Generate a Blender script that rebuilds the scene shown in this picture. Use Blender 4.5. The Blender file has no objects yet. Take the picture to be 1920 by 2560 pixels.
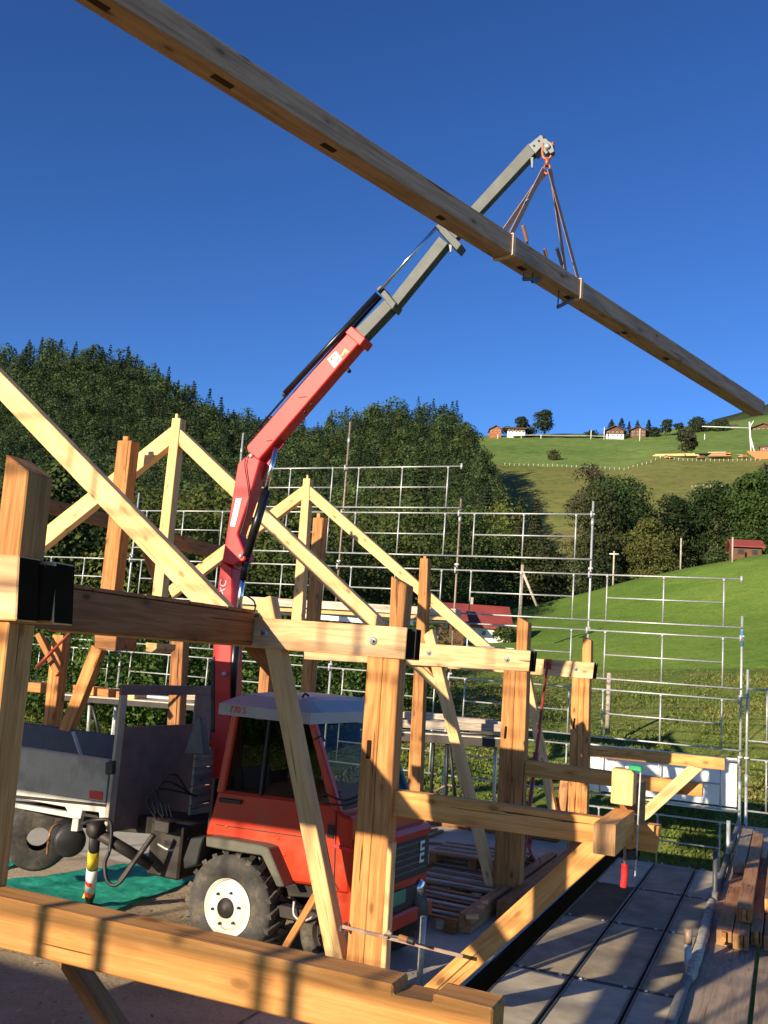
import bpy, bmesh, math, random
import numpy as np
from mathutils import Vector, Matrix
SC = bpy.context.scene
RNG = random.Random(7)
# ------------------------------------------------------------------ camera, world, sun, exposure
CAM_LOC = Vector((0, 0, 2.75))
yaw, pit, roll, FPX = math.radians(23.35), math.radians(8.72), math.radians(4.18), 2370.0
FWD = Vector((-math.sin(yaw) * math.cos(pit), math.cos(yaw) * math.cos(pit), math.sin(pit)))
r_ = FWD.cross(Vector((0, 0, 1))).normalized(); u_ = r_.cross(FWD)
RT = r_ * math.cos(roll) + u_ * math.sin(roll); UP = -r_ * math.sin(roll) + u_ * math.cos(roll)
cam = bpy.data.objects.new("camera", bpy.data.cameras.new("camera"))
SC.collection.objects.link(cam)
cam.matrix_world = Matrix(((RT.x, UP.x, -FWD.x, 0), (RT.y, UP.y, -FWD.y, 0), (RT.z, UP.z, -FWD.z, 2.75), (0, 0, 0, 1)))
cam.data.sensor_fit = 'VERTICAL'; cam.data.sensor_height = 24
cam.data.lens = FPX / 2560 * 24
cam.data.clip_end = 5000; cam.data.clip_start = 0.05
SC.camera = cam
SUN_AZ, SUN_EL = math.radians(18), math.radians(16.5)
world = bpy.data.worlds.new("World"); SC.world = world; world.use_nodes = True
wn = world.node_tree.nodes; wl = world.node_tree.links
bg = wn["Background"]; sky = wn.new("ShaderNodeTexSky"); sky.sky_type = 'NISHITA'
sky.sun_disc = False; sky.sun_elevation = SUN_EL; sky.sun_rotation = math.radians(198)
sky.air_density = 1.0; sky.dust_density = 0.15; sky.ozone_density = 4.5; sky.altitude = 1200
hsv = wn.new("ShaderNodeHueSaturation"); hsv.inputs["Saturation"].default_value = 1.09; hsv.inputs["Hue"].default_value = .507
wl.new(sky.outputs[0], hsv.inputs["Color"]); gmn = wn.new("ShaderNodeGamma"); gmn.inputs[1].default_value = 1.22; wl.new(hsv.outputs[0], gmn.inputs[0]); wl.new(gmn.outputs[0], bg.inputs[0]); bg.inputs[1].default_value = 0.071
sl = bpy.data.lights.new("sun", 'SUN'); sl.energy = 5.0; sl.angle = math.radians(0.5); sl.color = (1, 0.85, 0.62)
so = bpy.data.objects.new("sun", sl); SC.collection.objects.link(so)
LD = Vector((math.sin(SUN_AZ) * math.cos(SUN_EL), math.cos(SUN_AZ) * math.cos(SUN_EL), -math.sin(SUN_EL)))
so.rotation_euler = LD.to_track_quat('-Z', 'Y').to_euler(); so.location = (-5, -10, 12)
SC.view_settings.view_transform = 'Standard'; SC.view_settings.look = 'None'
SC.view_settings.gamma = 1; SC.view_settings.exposure = 0.78
# ------------------------------------------------------------------ picture ray -> world point on a real plane
C0 = CAM_LOC
def ray(px, py): return FWD * FPX + RT * (px - 960) + UP * (1280 - py)
def onY(px, py, Y): d = ray(px, py); return C0 + d * (Y / d.y)
def onX(px, py, X): d = ray(px, py); return C0 + d * (X / d.x)
def onZ(px, py, Z): d = ray(px, py); return C0 + d * ((Z - C0.z) / d.z)
def onP(px, py, O, n): d = ray(px, py); return C0 + d * ((O - C0).dot(n) / d.dot(n))
def atD(px, py, D): d = ray(px, py); return C0 + d * (D / math.hypot(d.x, d.y))
# ------------------------------------------------------------------ materials
def newmat(name):
    m = bpy.data.materials.new(name); m.use_nodes = True
    return m, m.node_tree.nodes, m.node_tree.links, m.node_tree.nodes["Principled BSDF"]
def ramp(n, l, fac, stops):
    r = n.new("ShaderNodeValToRGB"); e = r.color_ramp.elements
    e[0].position, e[0].color = stops[0][0], (*stops[0][1], 1)
    e[1].position, e[1].color = stops[-1][0], (*stops[-1][1], 1)
    for p, c in stops[1:-1]:
        x = e.new(p); x.color = (*c, 1)
    l.new(fac, r.inputs[0]); return r.outputs[0]
def noise(n, l, vec, scale, detail=4, rough=0.55, dist=0):
    t = n.new("ShaderNodeTexNoise"); t.inputs["Scale"].default_value = scale
    t.inputs["Detail"].default_value = detail; t.inputs["Roughness"].default_value = rough
    t.inputs["Distortion"].default_value = dist
    if vec is not None: l.new(vec, t.inputs["Vector"])
    return t.outputs["Fac"]
def mapping(n, l, sc, src="Object", rnd=True):
    tc = n.new("ShaderNodeTexCoord"); mp = n.new("ShaderNodeMapping"); mp.inputs["Scale"].default_value = sc
    l.new(tc.outputs[src], mp.inputs[0])
    if rnd:
        oi = n.new("ShaderNodeObjectInfo"); ml = n.new("ShaderNodeMath"); ml.operation = 'MULTIPLY'; ml.inputs[1].default_value = 57
        l.new(oi.outputs["Random"], ml.inputs[0]); l.new(ml.outputs[0], mp.inputs["Location"])
    return mp.outputs[0]
def mix(n, l, fac, a, b, mode='MIX'):
    m = n.new("ShaderNodeMix"); m.data_type = 'RGBA'; m.blend_type = mode
    for s, v in ((0, fac), (6, a), (7, b)):
        if hasattr(v, "links") or hasattr(v, "is_linked"): l.new(v, m.inputs[s])
        elif s == 0: m.inputs[0].default_value = v
        else: m.inputs[s].default_value = (*v, 1)
    return m.outputs[2]
def bump(n, l, b, h, strength, dist=0.01):
    bp = n.new("ShaderNodeBump"); bp.inputs["Strength"].default_value = strength; bp.inputs["Distance"].default_value = dist
    l.new(h, bp.inputs["Height"]); l.new(bp.outputs[0], b.inputs["Normal"])
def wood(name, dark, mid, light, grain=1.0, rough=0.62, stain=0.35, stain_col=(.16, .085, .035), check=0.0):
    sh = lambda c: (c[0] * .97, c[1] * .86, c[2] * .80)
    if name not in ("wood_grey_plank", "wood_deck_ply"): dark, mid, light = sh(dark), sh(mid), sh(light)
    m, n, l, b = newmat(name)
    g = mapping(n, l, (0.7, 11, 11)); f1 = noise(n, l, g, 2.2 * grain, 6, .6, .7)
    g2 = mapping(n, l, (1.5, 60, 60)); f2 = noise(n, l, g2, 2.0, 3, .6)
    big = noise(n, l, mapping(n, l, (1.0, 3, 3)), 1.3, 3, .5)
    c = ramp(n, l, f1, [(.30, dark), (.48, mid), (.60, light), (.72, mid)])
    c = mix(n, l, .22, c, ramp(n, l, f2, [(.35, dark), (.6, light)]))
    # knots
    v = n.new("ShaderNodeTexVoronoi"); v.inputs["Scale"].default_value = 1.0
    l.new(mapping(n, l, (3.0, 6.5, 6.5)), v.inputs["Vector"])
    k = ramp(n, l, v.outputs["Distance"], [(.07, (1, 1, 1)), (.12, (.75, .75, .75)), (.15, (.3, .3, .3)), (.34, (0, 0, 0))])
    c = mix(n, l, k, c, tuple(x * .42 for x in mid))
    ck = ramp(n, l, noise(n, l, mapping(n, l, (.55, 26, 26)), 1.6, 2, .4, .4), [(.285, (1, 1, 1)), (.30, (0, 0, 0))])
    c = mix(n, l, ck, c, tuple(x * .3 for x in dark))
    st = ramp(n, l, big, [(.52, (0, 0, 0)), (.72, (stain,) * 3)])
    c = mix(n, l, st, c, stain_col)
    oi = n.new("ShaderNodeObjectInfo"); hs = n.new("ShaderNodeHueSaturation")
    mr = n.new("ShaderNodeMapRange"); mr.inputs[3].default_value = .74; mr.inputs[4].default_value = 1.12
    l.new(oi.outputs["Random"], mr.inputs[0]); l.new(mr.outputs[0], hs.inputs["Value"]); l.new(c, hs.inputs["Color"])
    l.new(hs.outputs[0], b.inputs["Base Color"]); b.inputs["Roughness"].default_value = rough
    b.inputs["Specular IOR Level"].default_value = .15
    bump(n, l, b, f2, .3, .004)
    return m
def plain(name, col, rough=.5, metal=0, var=.12, scale=6, spec=.5, bmp=0, dirt=None, dirt_amt=.5, dscale=3):
    m, n, l, b = newmat(name)
    vec = mapping(n, l, (1, 1, 1)); f = noise(n, l, vec, scale, 5)
    c = ramp(n, l, f, [(.3, tuple(x * (1 - var) for x in col)), (.7, tuple(min(1, x * (1 + var)) for x in col))])
    if dirt:
        d = ramp(n, l, noise(n, l, vec, dscale, 7, .65), [(.5, (0, 0, 0)), (.68, (dirt_amt,) * 3)])
        c = mix(n, l, d, c, dirt)
    l.new(c, b.inputs["Base Color"]); b.inputs["Roughness"].default_value = rough; b.inputs["Metallic"].default_value = metal
    b.inputs["Specular IOR Level"].default_value = spec
    if bmp: bump(n, l, b, noise(n, l, vec, scale * 4, 5), bmp, .01)
    return m
W_FRESH = wood("wood_fresh_spruce", (.62, .37, .14), (.82, .56, .25), (.89, .65, .34), stain=.35, stain_col=(.62, .34, .14))
W_POST = wood("wood_oiled_post", (.30, .125, .038), (.54, .255, .082), (.70, .38, .14), stain=.55, stain_col=(.32, .13, .05))
W_TIE = wood("wood_weathered_tie", (.50, .28, .12), (.78, .53, .27), (.88, .66, .40), stain=.75, stain_col=(.50, .25, .12))
W_RAIL = wood("wood_rail", (.46, .22, .062), (.68, .35, .105), (.79, .45, .165), stain=.4, stain_col=(.46, .22, .08))
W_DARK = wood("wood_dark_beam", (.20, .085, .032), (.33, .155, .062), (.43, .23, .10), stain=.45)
W_BEAM = wood("wood_hoisted_beam", (.31, .215, .15), (.51, .375, .275), (.64, .49, .38), stain=.5, stain_col=(.32, .20, .13))
W_GREY = wood("wood_grey_plank", (.26, .20, .15), (.46, .38, .30), (.62, .54, .45), stain=.4, stain_col=(.2, .14, .1))
W_PLY = wood("wood_deck_ply", (.22, .15, .10), (.34, .25, .17), (.43, .33, .23), stain=.6, stain_col=(.12, .085, .06))
W_RED = wood("wood_reddish_stack", (.28, .13, .06), (.45, .24, .115), (.56, .33, .17), stain=.5, stain_col=(.15, .08, .045))
M_BLACK = plain("end_paint_and_gap_shade", (.020, .012, .007), 1, var=.3, spec=.05)  # black paint on beam ends; also stands for shade in gaps and holes
M_SLOT = plain("shaded_wood_slot", (.06, .035, .022), .9, spec=.1)
M_ENDG = wood("wood_end_grain", (.24, .13, .055), (.38, .23, .11), (.46, .30, .16), grain=4, stain=.4)
M_GALV = plain("galvanised_steel", (.46, .47, .46), .5, .45, var=.22, scale=30, dirt=(.30, .27, .24), dirt_amt=.4, dscale=14)
M_RUST = plain("rusty_steel_tube", (.30, .22, .17), .6, .4, var=.3, scale=14, dirt=(.23, .10, .05), dirt_amt=.7, dscale=9)
M_BLUE = plain("blue_paint_collar", (.05, .22, .48), .5)
M_CRED = plain("crane_red_paint", (.64, .016, .016), .5, 0, var=.05, scale=3, dirt=(.40, .04, .03), dirt_amt=.25)
M_TRED = plain("truck_orange_red_paint", (.58, .038, .010), .32, 0, var=.06, scale=3, dirt=(.28, .10, .05), dirt_amt=.55)
M_STEEL = plain("crane_grey_steel", (.052, .060, .058), .55, .1, var=.25, scale=9, dirt=(.10, .09, .08), dirt_amt=.5, dscale=6)
M_DSTEEL = plain("dark_crane_steel", (.10, .11, .12), .5, .4, var=.2)
M_CYL = plain("black_cylinder", (.012, .012, .014), .3, .2)
M_CHROME = plain("chrome_rod", (.75, .77, .8), .16, 1, var=.03)
M_WHITE = plain("white_paint", (.76, .76, .74), .5, var=.05, dirt=(.5, .47, .42), dirt_amt=.3)
M_OFFW = plain("off_white_truck_paint", (.56, .55, .50), .5, var=.08, dirt=(.25, .22, .17), dirt_amt=.5)
M_ROOFW = plain("cab_roof_grey_paint", (.36, .375, .395), .45, var=.06, dirt=(.30, .30, .30), dirt_amt=.3)
M_YEL = plain("yellow_sticker", (.82, .62, .04), .4, var=.04)
M_STRR = plain("red_sticker", (.7, .03, .03), .4)
M_INK = plain("black_print", (.015, .015, .015), .5)
M_TYRE = plain("tyre_rubber_dusty", (.055, .05, .045), .85, var=.25, scale=18, dirt=(.20, .16, .11), dirt_amt=.6, dscale=5, bmp=.3)
M_RIM = plain("cream_rim", (.74, .72, .62), .4, var=.04, dirt=(.42, .36, .26), dirt_amt=.35, dscale=8)
M_RUBB = plain("black_rubber", (.02, .02, .022), .55, var=.2)
M_FEND = plain("olive_grey_fender", (.10, .095, .07), .6, var=.2)
M_DKMET = plain("grimy_dark_chassis", (.035, .028, .025), .6, .3, var=.4)
M_ALU = plain("dull_aluminium_board", (.46, .42, .33), .5, .1, var=.15, scale=4, dirt=(.17, .14, .11), dirt_amt=.5)
M_TARPB = plain("dark_blue_inner_board", (.045, .05, .075), .6, var=.2)
M_HEADB = plain("grey_brown_headboard", (.18, .135, .13), .6, var=.2)
M_STRAP = plain("pinkish_webbing", (.40, .25, .20), .85, var=.15, scale=30)
M_STRAP2 = plain("worn_cream_strap", (.62, .45, .34), .85, var=.15, scale=30)
M_SHACK = plain("rusty_orange_hook", (.34, .11, .055), .5, .3, var=.2)
M_GRN = plain("green_clamp_plastic", (.02, .36, .12), .35)
M_REDPL = plain("red_clamp_handle", (.75, .03, .03), .3)
M_WOODH = plain("clamp_wood_handle", (.28, .12, .05), .4)
M_PROP = plain("red_oxide_prop", (.36, .055, .03), .5, .1, var=.2, scale=14)
M_ROPE = plain("rope_wrapped_foam", (.50, .45, .36), .9, var=.4, scale=40, dirt=(.15, .13, .11), dirt_amt=.8, dscale=7, bmp=.8)
M_GTUBE = plain("grey_tube_rope", (.16, .16, .16), .8, var=.3, scale=30, bmp=.6)
M_ROOFR = plain("red_roof", (.26, .045, .035), .7, var=.15, scale=1.5, bmp=.2)
M_ROOFB = plain("brown_chalet_roof", (.11, .07, .05), .8, var=.2)
M_CHAL = plain("brown_chalet_wood", (.12, .055, .025), .8, var=.25)
M_CHAL2 = plain("orange_chalet_wood", (.34, .12, .05), .8, var=.2)
M_STUCCO = plain("white_stucco", (.72, .70, .65), .8, var=.05)
M_DWIN = plain("dark_window_pane", (.03, .035, .04), .15)
M_SILV = plain("concrete_grey", (.42, .40, .36), .85, var=.1, scale=3, bmp=.2)
M_ORANGE = plain("orange_tarp", (.75, .17, .05), .7)
def glassmat():
    m, n, l, b = newmat("cab_glass")
    out = [x for x in n if x.type == 'OUTPUT_MATERIAL'][0]
    tr_ = n.new("ShaderNodeBsdfTransparent"); tr_.inputs[0].default_value = (.42, .45, .43, 1)
    gl = n.new("ShaderNodeBsdfGlossy"); gl.inputs["Roughness"].default_value = .03
    fr = n.new("ShaderNodeFresnel"); fr.inputs[0].default_value = 1.12; ms = n.new("ShaderNodeMixShader")
    l.new(fr.outputs[0], ms.inputs[0]); l.new(tr_.outputs[0], ms.inputs[1]); l.new(gl.outputs[0], ms.inputs[2]); l.new(ms.outputs[0], out.inputs[0])
    return m
M_GLASS = glassmat()
def deckmat(name, a, b2, fleck):
    m, n, l, b = newmat(name)
    v = mapping(n, l, (1, 1, 1)); f = noise(n, l, v, 5, 6, .6)
    c = ramp(n, l, f, [(.3, a), (.7, b2)])
    fl = ramp(n, l, noise(n, l, mapping(n, l, (9, 3.2, 9)), 5, 4, .5), [(.63, (0, 0, 0)), (.68, (fleck,) * 3)])
    c = mix(n, l, fl, c, (.52, .48, .40))
    c = mix(n, l, ramp(n, l, noise(n, l, v, 1.6, 4), [(.48, (0, 0, 0)), (.7, (.55,) * 3)]), c, tuple(x * .5 for x in a))
    l.new(c, b.inputs["Base Color"]); b.inputs["Roughness"].default_value = .85; b.inputs["Specular IOR Level"].default_value = .12
    bump(n, l, b, noise(n, l, v, 40, 3), .15, .005); return m
M_DECK1 = deckmat("deck_ply_grey", (.31, .245, .155), (.46, .375, .25), .6)
M_DECK2 = deckmat("deck_ply_pale", (.44, .37, .255), (.62, .54, .39), .8)
M_DECK3 = deckmat("deck_ply_dark", (.11, .08, .04), (.16, .12, .07), .2)  # much darker brown than the other decks
def groundmat():
    m, n, l, b = newmat("sandy_ground")
    v = mapping(n, l, (1, 1, 1), rnd=False); f = noise(n, l, v, .8, 8, .65)
    c = ramp(n, l, f, [(.3, (.34, .255, .16)), (.5, (.46, .36, .235)), (.72, (.58, .47, .33))])
    c = mix(n, l, ramp(n, l, noise(n, l, v, 45, 3, .7), [(.56, (0, 0, 0)), (.66, (.6,) * 3)]), c, (.17, .13, .09))
    l.new(c, b.inputs["Base Color"]); b.inputs["Roughness"].default_value = .95; b.inputs["Specular IOR Level"].default_value = .1
    bump(n, l, b, noise(n, l, v, 30, 6, .7), .6, .02); return m
M_SAND = groundmat()
def slabmat():
    m, n, l, b = newmat("concrete_slab")
    v = mapping(n, l, (1, 1, 1), rnd=False); f = noise(n, l, v, 1.1, 7, .6)
    c = ramp(n, l, f, [(.3, (.42, .38, .29)), (.7, (.58, .53, .42))])
    c = mix(n, l, ramp(n, l, noise(n, l, v, 60, 2), [(.6, (0, 0, 0)), (.68, (.5,) * 3)]), c, (.22, .2, .17))
    l.new(c, b.inputs["Base Color"]); b.inputs["Roughness"].default_value = .9; b.inputs["Specular IOR Level"].default_value = .12
    bump(n, l, b, noise(n, l, v, 50, 4), .3, .01); return m
M_SLAB = slabmat()
def grassmat(name, a, b2, c2, s1=.02, s2=.9, patch=None):
    m, n, l, b = newmat(name)
    v = mapping(n, l, (1, 1, 1), rnd=False); f = noise(n, l, v, s1, 7, .62)
    f2 = noise(n, l, v, s2, 5, .75)
    c = ramp(n, l, f, [(.34, a), (.5, b2), (.68, c2)])
    c = mix(n, l, .75, c, ramp(n, l, f2, [(.30, (.45, .5, .4)), (.5, (.95, .95, .95)), (.72, (1.35, 1.25, 1.1))]), 'MULTIPLY')
    f3 = noise(n, l, mapping(n, l, (1, 1.8, 1), rnd=False), s2 * .14, 5, .7, .6)
    c = mix(n, l, .8, c, ramp(n, l, f3, [(.32, (.72, .80, .66)), (.5, (.98, .98, .95)), (.70, (1.28, 1.16, 1.1))]), 'MULTIPLY')
    if patch: c = mix(n, l, ramp(n, l, noise(n, l, mapping(n, l, (1, 1, 3), rnd=False), s1 * 3, 6, .7), [(.52, (0, 0, 0)), (.68, (.7,) * 3)]), c, patch)
    l.new(c, b.inputs["Base Color"]); b.inputs["Roughness"].default_value = .95; b.inputs["Specular IOR Level"].default_value = .1
    bump(n, l, b, f2, .8, .25 if s2 < 1 else .08); return m
M_MEADOW = grassmat("mown_meadow", (.105, .185, .03), (.145, .235, .04), (.185, .265, .05), .07, 5.0)
M_ROUGH = grassmat("rough_grass", (.10, .155, .03), (.14, .19, .04), (.20, .215, .06), .2, 3.5, (.24, .18, .07))
M_FARM = grassmat("far_mown_pasture", (.105, .165, .042), (.13, .20, .05), (.155, .215, .06), .012, .35)
M_FARB = grassmat("far_grazed_pasture", (.12, .14, .035), (.155, .165, .05), (.17, .19, .055), .014, .3, (.19, .145, .06))
M_WOODFL = grassmat("woodland_floor", (.03, .045, .018), (.045, .06, .025), (.06, .07, .03), .05, 1.2)
def leafmat(name, trans=.35):
    m, n, l, b = newmat(name)
    at = n.new("ShaderNodeAttribute"); at.attribute_name = "tint"; at.attribute_type = 'GEOMETRY'
    ge = n.new("ShaderNodeNewGeometry")
    rr = ramp(n, l, ge.outputs["Random Per Island"], [(0, (.72, .74, .68)), (.55, (1, 1, 1)), (1, (1.35, 1.28, 1.12))])
    c = mix(n, l, 1, at.outputs["Color"], rr, 'MULTIPLY')
    l.new(c, b.inputs["Base Color"]); b.inputs["Roughness"].default_value = .7; b.inputs["Specular IOR Level"].default_value = .25
    b.inputs["Subsurface Weight"].default_value = 0
    tr = n.new("ShaderNodeBsdfTranslucent"); l.new(c, tr.inputs[0]); ms = n.new("ShaderNodeMixShader"); ms.inputs[0].default_value = trans
    out = [x for x in n if x.type == 'OUTPUT_MATERIAL'][0]
    l.new(b.outputs[0], ms.inputs[1]); l.new(tr.outputs[0], ms.inputs[2]); l.new(ms.outputs[0], out.inputs[0]); return m
M_LEAF = leafmat("leaves")
M_BARK = plain("bark", (.11, .085, .065), .9, var=.3, scale=8, bmp=.6)
def meshnetmat():
    m, n, l, b = newmat("green_debris_mesh")
    v = mapping(n, l, (1, 1, 1)); f = noise(n, l, v, 4, 5)
    c = ramp(n, l, f, [(.35, (.03, .50, .36)), (.6, (.07, .72, .54)), (.75, (.25, .78, .62))])
    l.new(c, b.inputs["Base Color"]); b.inputs["Roughness"].default_value = .6
    bump(n, l, b, noise(n, l, v, 7, 4), .6, .03); return m
M_TARPG = meshnetmat()
# ------------------------------------------------------------------ object helpers
def tag(o, label=None, cat=None, group=None, kind=None):
    if label: o["label"] = label
    if cat: o["category"] = cat
    if group: o["group"] = group
    if kind: o["kind"] = kind
    return o
def link(name, me, m, parent=None, mw=None):
    o = bpy.data.objects.new(name, me)
    if m is not None and not me.materials:
        for x in (m if isinstance(m, (list, tuple)) else [m]): me.materials.append(x)
    SC.collection.objects.link(o)
    mw = mw or Matrix()
    if parent is not None:
        o.parent = parent; pw = parent["_w"] if "_w" in parent else None
        o.matrix_basis = PW[parent.name].inverted() @ mw; PW[o.name] = mw
    else:
        o.matrix_basis = mw; PW[o.name] = mw
    return o
PW = {}
def thing(name, label, cat, loc, group=None):
    o = bpy.data.objects.new(name, None); SC.collection.objects.link(o); o.empty_display_size = .1
    mw = Matrix.Translation(Vector(loc)); o.matrix_basis = mw; PW[o.name] = mw
    return tag(o, label, cat, group)
def kids(o): return [c for c in SC.collection.objects if c.parent == o]
def bmesh_obj(name, bm, m, parent=None, mw=None, smooth=False):
    me = bpy.data.meshes.new(name); bmesh.ops.recalc_face_normals(bm, faces=bm.faces); bm.to_mesh(me); bm.free()
    if smooth:
        for p in me.polygons: p.use_smooth = True
    return link(name, me, m, parent, mw)
def frame(axis, hint, org):
    """matrix whose local X runs along axis"""
    x = Vector(axis).normalized(); y = Vector(hint); y = (y - x * y.dot(x)).normalized(); z = x.cross(y)
    return Matrix(((x.x, y.x, z.x, org[0]), (x.y, y.y, z.y, org[1]), (x.z, y.z, z.z, org[2]), (0, 0, 0, 1)))
def extrude_poly(name, pts, depth_vec, m, parent=None, bev=.006, endmat=None, endidx=()):
    """pts: world points of the front outline (coplanar); extruded along depth_vec. Grain runs along the longest edge."""
    pts = [Vector(p) for p in pts]; n = len(pts)
    L = max(range(n), key=lambda i: (pts[(i + 1) % n] - pts[i]).length)
    mw = frame(pts[(L + 1) % n] - pts[L], depth_vec, sum(pts, Vector()) / n); iv = mw.inverted()
    dv = Vector(depth_vec); bm = bmesh.new()
    a = [bm.verts.new(iv @ p) for p in pts]; b = [bm.verts.new(iv @ (p + dv)) for p in pts]
    bm.faces.new(a); bm.faces.new(b[::-1])
    for i in range(n):
        f = bm.faces.new((a[i], b[i], b[(i + 1) % n], a[(i + 1) % n]))
        if i in endidx: f.material_index = 1
    bmesh.ops.recalc_face_normals(bm, faces=bm.faces)
    if bev:
        try: bmesh.ops.bevel(bm, geom=list(bm.edges), offset=bev, segments=1, affect='EDGES', clamp_overlap=True)
        except Exception: pass
    mats = [m, endmat] if endmat else m
    return bmesh_obj(name, bm, mats, parent, mw)
def timber(name, px, Y, t, m, parent=None, off=0, **k):
    pts = [onY(x, y, Y + off) for x, y in px]
    return extrude_poly(name, pts, (0, t, 0), m, parent, **k)
def bxm(name, lo, hi, m, parent=None, bev=.005, axis=0):
    """axis aligned box; axis = grain direction"""
    lo = Vector(lo); hi = Vector(hi); c = (lo + hi) / 2; s = (hi - lo) / 2
    ax = [Vector((1, 0, 0)), Vector((0, 1, 0)), Vector((0, 0, 1))]
    mw = frame(ax[axis], ax[(axis + 1) % 3], c); bm = bmesh.new()
    d = (s[axis], s[(axis + 1) % 3], s[(axis + 2) % 3])
    bmesh.ops.create_cube(bm, size=2, matrix=Matrix.Diagonal((d[0], d[1], d[2], 1)))
    if bev: bmesh.ops.bevel(bm, geom=list(bm.edges), offset=min(bev, min(d) * .4), segments=1, affect='EDGES')
    return bmesh_obj(name, bm, m, parent, mw)
def obox(name, A, B, w, h, m, parent=None, hint=(0, 0, 1), bev=.005):
    """box along A-B, w across (hint-perpendicular), h along hint"""
    A = Vector(A); B = Vector(B); mw = frame(B - A, hint, (A + B) / 2); bm = bmesh.new()
    bmesh.ops.create_cube(bm, size=1, matrix=Matrix.Diagonal(((B - A).length, h, w, 1)))
    if bev: bmesh.ops.bevel(bm, geom=list(bm.edges), offset=min(bev, w * .3, h * .3), segments=1, affect='EDGES')
    return bmesh_obj(name, bm, m, parent, mw)
def tube_into(bm, A, B, r, seg=10, r2=None, caps=True):
    A = Vector(A); B = Vector(B); d = B - A
    if d.length < 1e-6: return
    mw = frame(d, (0, 0, 1) if abs(d.normalized().z) < .9 else (1, 0, 0), (A + B) / 2) @ Matrix.Rotation(math.pi / 2, 4, 'Y')
    bmesh.ops.create_cone(bm, cap_ends=caps, segments=seg, radius1=r, radius2=r if r2 is None else r2, depth=d.length, matrix=mw)
def tube(name, segs, r, m, parent=None, seg=10, smooth=True):
    bm = bmesh.new()
    for s in segs: tube_into(bm, s[0], s[1], s[2] if len(s) > 2 else r, seg)
    o = bmesh_obj(name, bm, m, parent)
    if smooth:
        for p in o.data.polygons: p.use_smooth = len(p.vertices) == 4
    return o
def path_tube(name, pts, r, m, parent=None, seg=10, wob=0):
    """one continuous swept tube through pts (Catmull-Rom)"""
    P = [Vector(p) for p in pts]; Q = []
    for i in range(len(P) - 1):
        a = P[max(i - 1, 0)]; b = P[i]; c = P[i + 1]; d = P[min(i + 2, len(P) - 1)]
        for k in range(8):
            t = k / 8; Q.append(.5 * ((2 * b) + (c - a) * t + (2 * a - 5 * b + 4 * c - d) * t * t + (3 * b - a - 3 * c + d) * t ** 3))
    Q.append(P[-1]); bm = bmesh.new(); rings = []
    for i, q in enumerate(Q):
        t = (Q[min(i + 1, len(Q) - 1)] - Q[max(i - 1, 0)]).normalized()
        h = Vector((0, 0, 1)) if abs(t.z) < .95 else Vector((1, 0, 0)); u = t.cross(h).normalized(); v = t.cross(u)
        rr = r * (1 + wob * (RNG.random() - .5))
        rings.append([bm.verts.new(q + (u * math.cos(2 * math.pi * j / seg) + v * math.sin(2 * math.pi * j / seg)) * rr) for j in range(seg)])
    for a, b in zip(rings, rings[1:]):
        for j in range(seg): bm.faces.new((a[j], a[(j + 1) % seg], b[(j + 1) % seg], b[j]))
    bm.faces.new(rings[0]); bm.faces.new(rings[-1][::-1])
    return bmesh_obj(name, bm, m, parent, smooth=True)
def lathe(name, prof, C, axis, m, parent=None, seg=40, hint=(0, 0, 1)):
    """prof: (radius, offset along axis)"""
    mw = frame(axis, hint, C); bm = bmesh.new(); rings = []
    for r, x in prof:
        rings.append([bm.verts.new((x, r * math.cos(2 * math.pi * j / seg), r * math.sin(2 * math.pi * j / seg))) for j in range(seg)] if r > 1e-5 else [bm.verts.new((x, 0, 0))])
    for a, b in zip(rings, rings[1:]):
        for j in range(seg):
            k = (j + 1) % seg
            if len(a) == 1 and len(b) > 1: bm.faces.new((a[0], b[j], b[k]))
            elif len(b) == 1 and len(a) > 1: bm.faces.new((a[j], a[k], b[0]))
            elif len(a) > 1: bm.faces.new((a[j], a[k], b[k], b[j]))
    return bmesh_obj(name, bm, m, parent, mw, smooth=True)
def text(name, s, C, xdir, ydir, size, m, parent=None, ext=.002):
    cu = bpy.data.curves.new(name, 'FONT'); cu.body = s; cu.size = size; cu.extrude = ext; cu.align_x = 'CENTER'; cu.align_y = 'CENTER'
    o = bpy.data.objects.new(name, cu); SC.collection.objects.link(o)
    dg = bpy.context.evaluated_depsgraph_get(); me = bpy.data.meshes.new_from_object(o.evaluated_get(dg)); bpy.data.objects.remove(o)
    x = Vector(xdir).normalized(); y = Vector(ydir); y = (y - x * y.dot(x)).normalized(); z = x.cross(y)
    mw = Matrix(((x.x, y.x, z.x, C[0]), (x.y, y.y, z.y, C[1]), (x.z, y.z, z.z, C[2]), (0, 0, 0, 1)))
    me.materials.clear()
    return link(name, me, m, parent, mw)
def copy_thing(o, delta, label=None):
    def rec(s, par):
        c = s.copy(); SC.collection.objects.link(c)
        if par is not None: c.parent = par
        for k in KIDS.get(s.name, []): rec(k, c)
        return c
    c = rec(o, None); c.location = c.location + Vector(delta)
    if label: c["label"] = label
    return c
KIDS = {}
def remember(o):
    KIDS[o.name] = kids(o)
    for k in KIDS[o.name]: remember(k)
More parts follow.
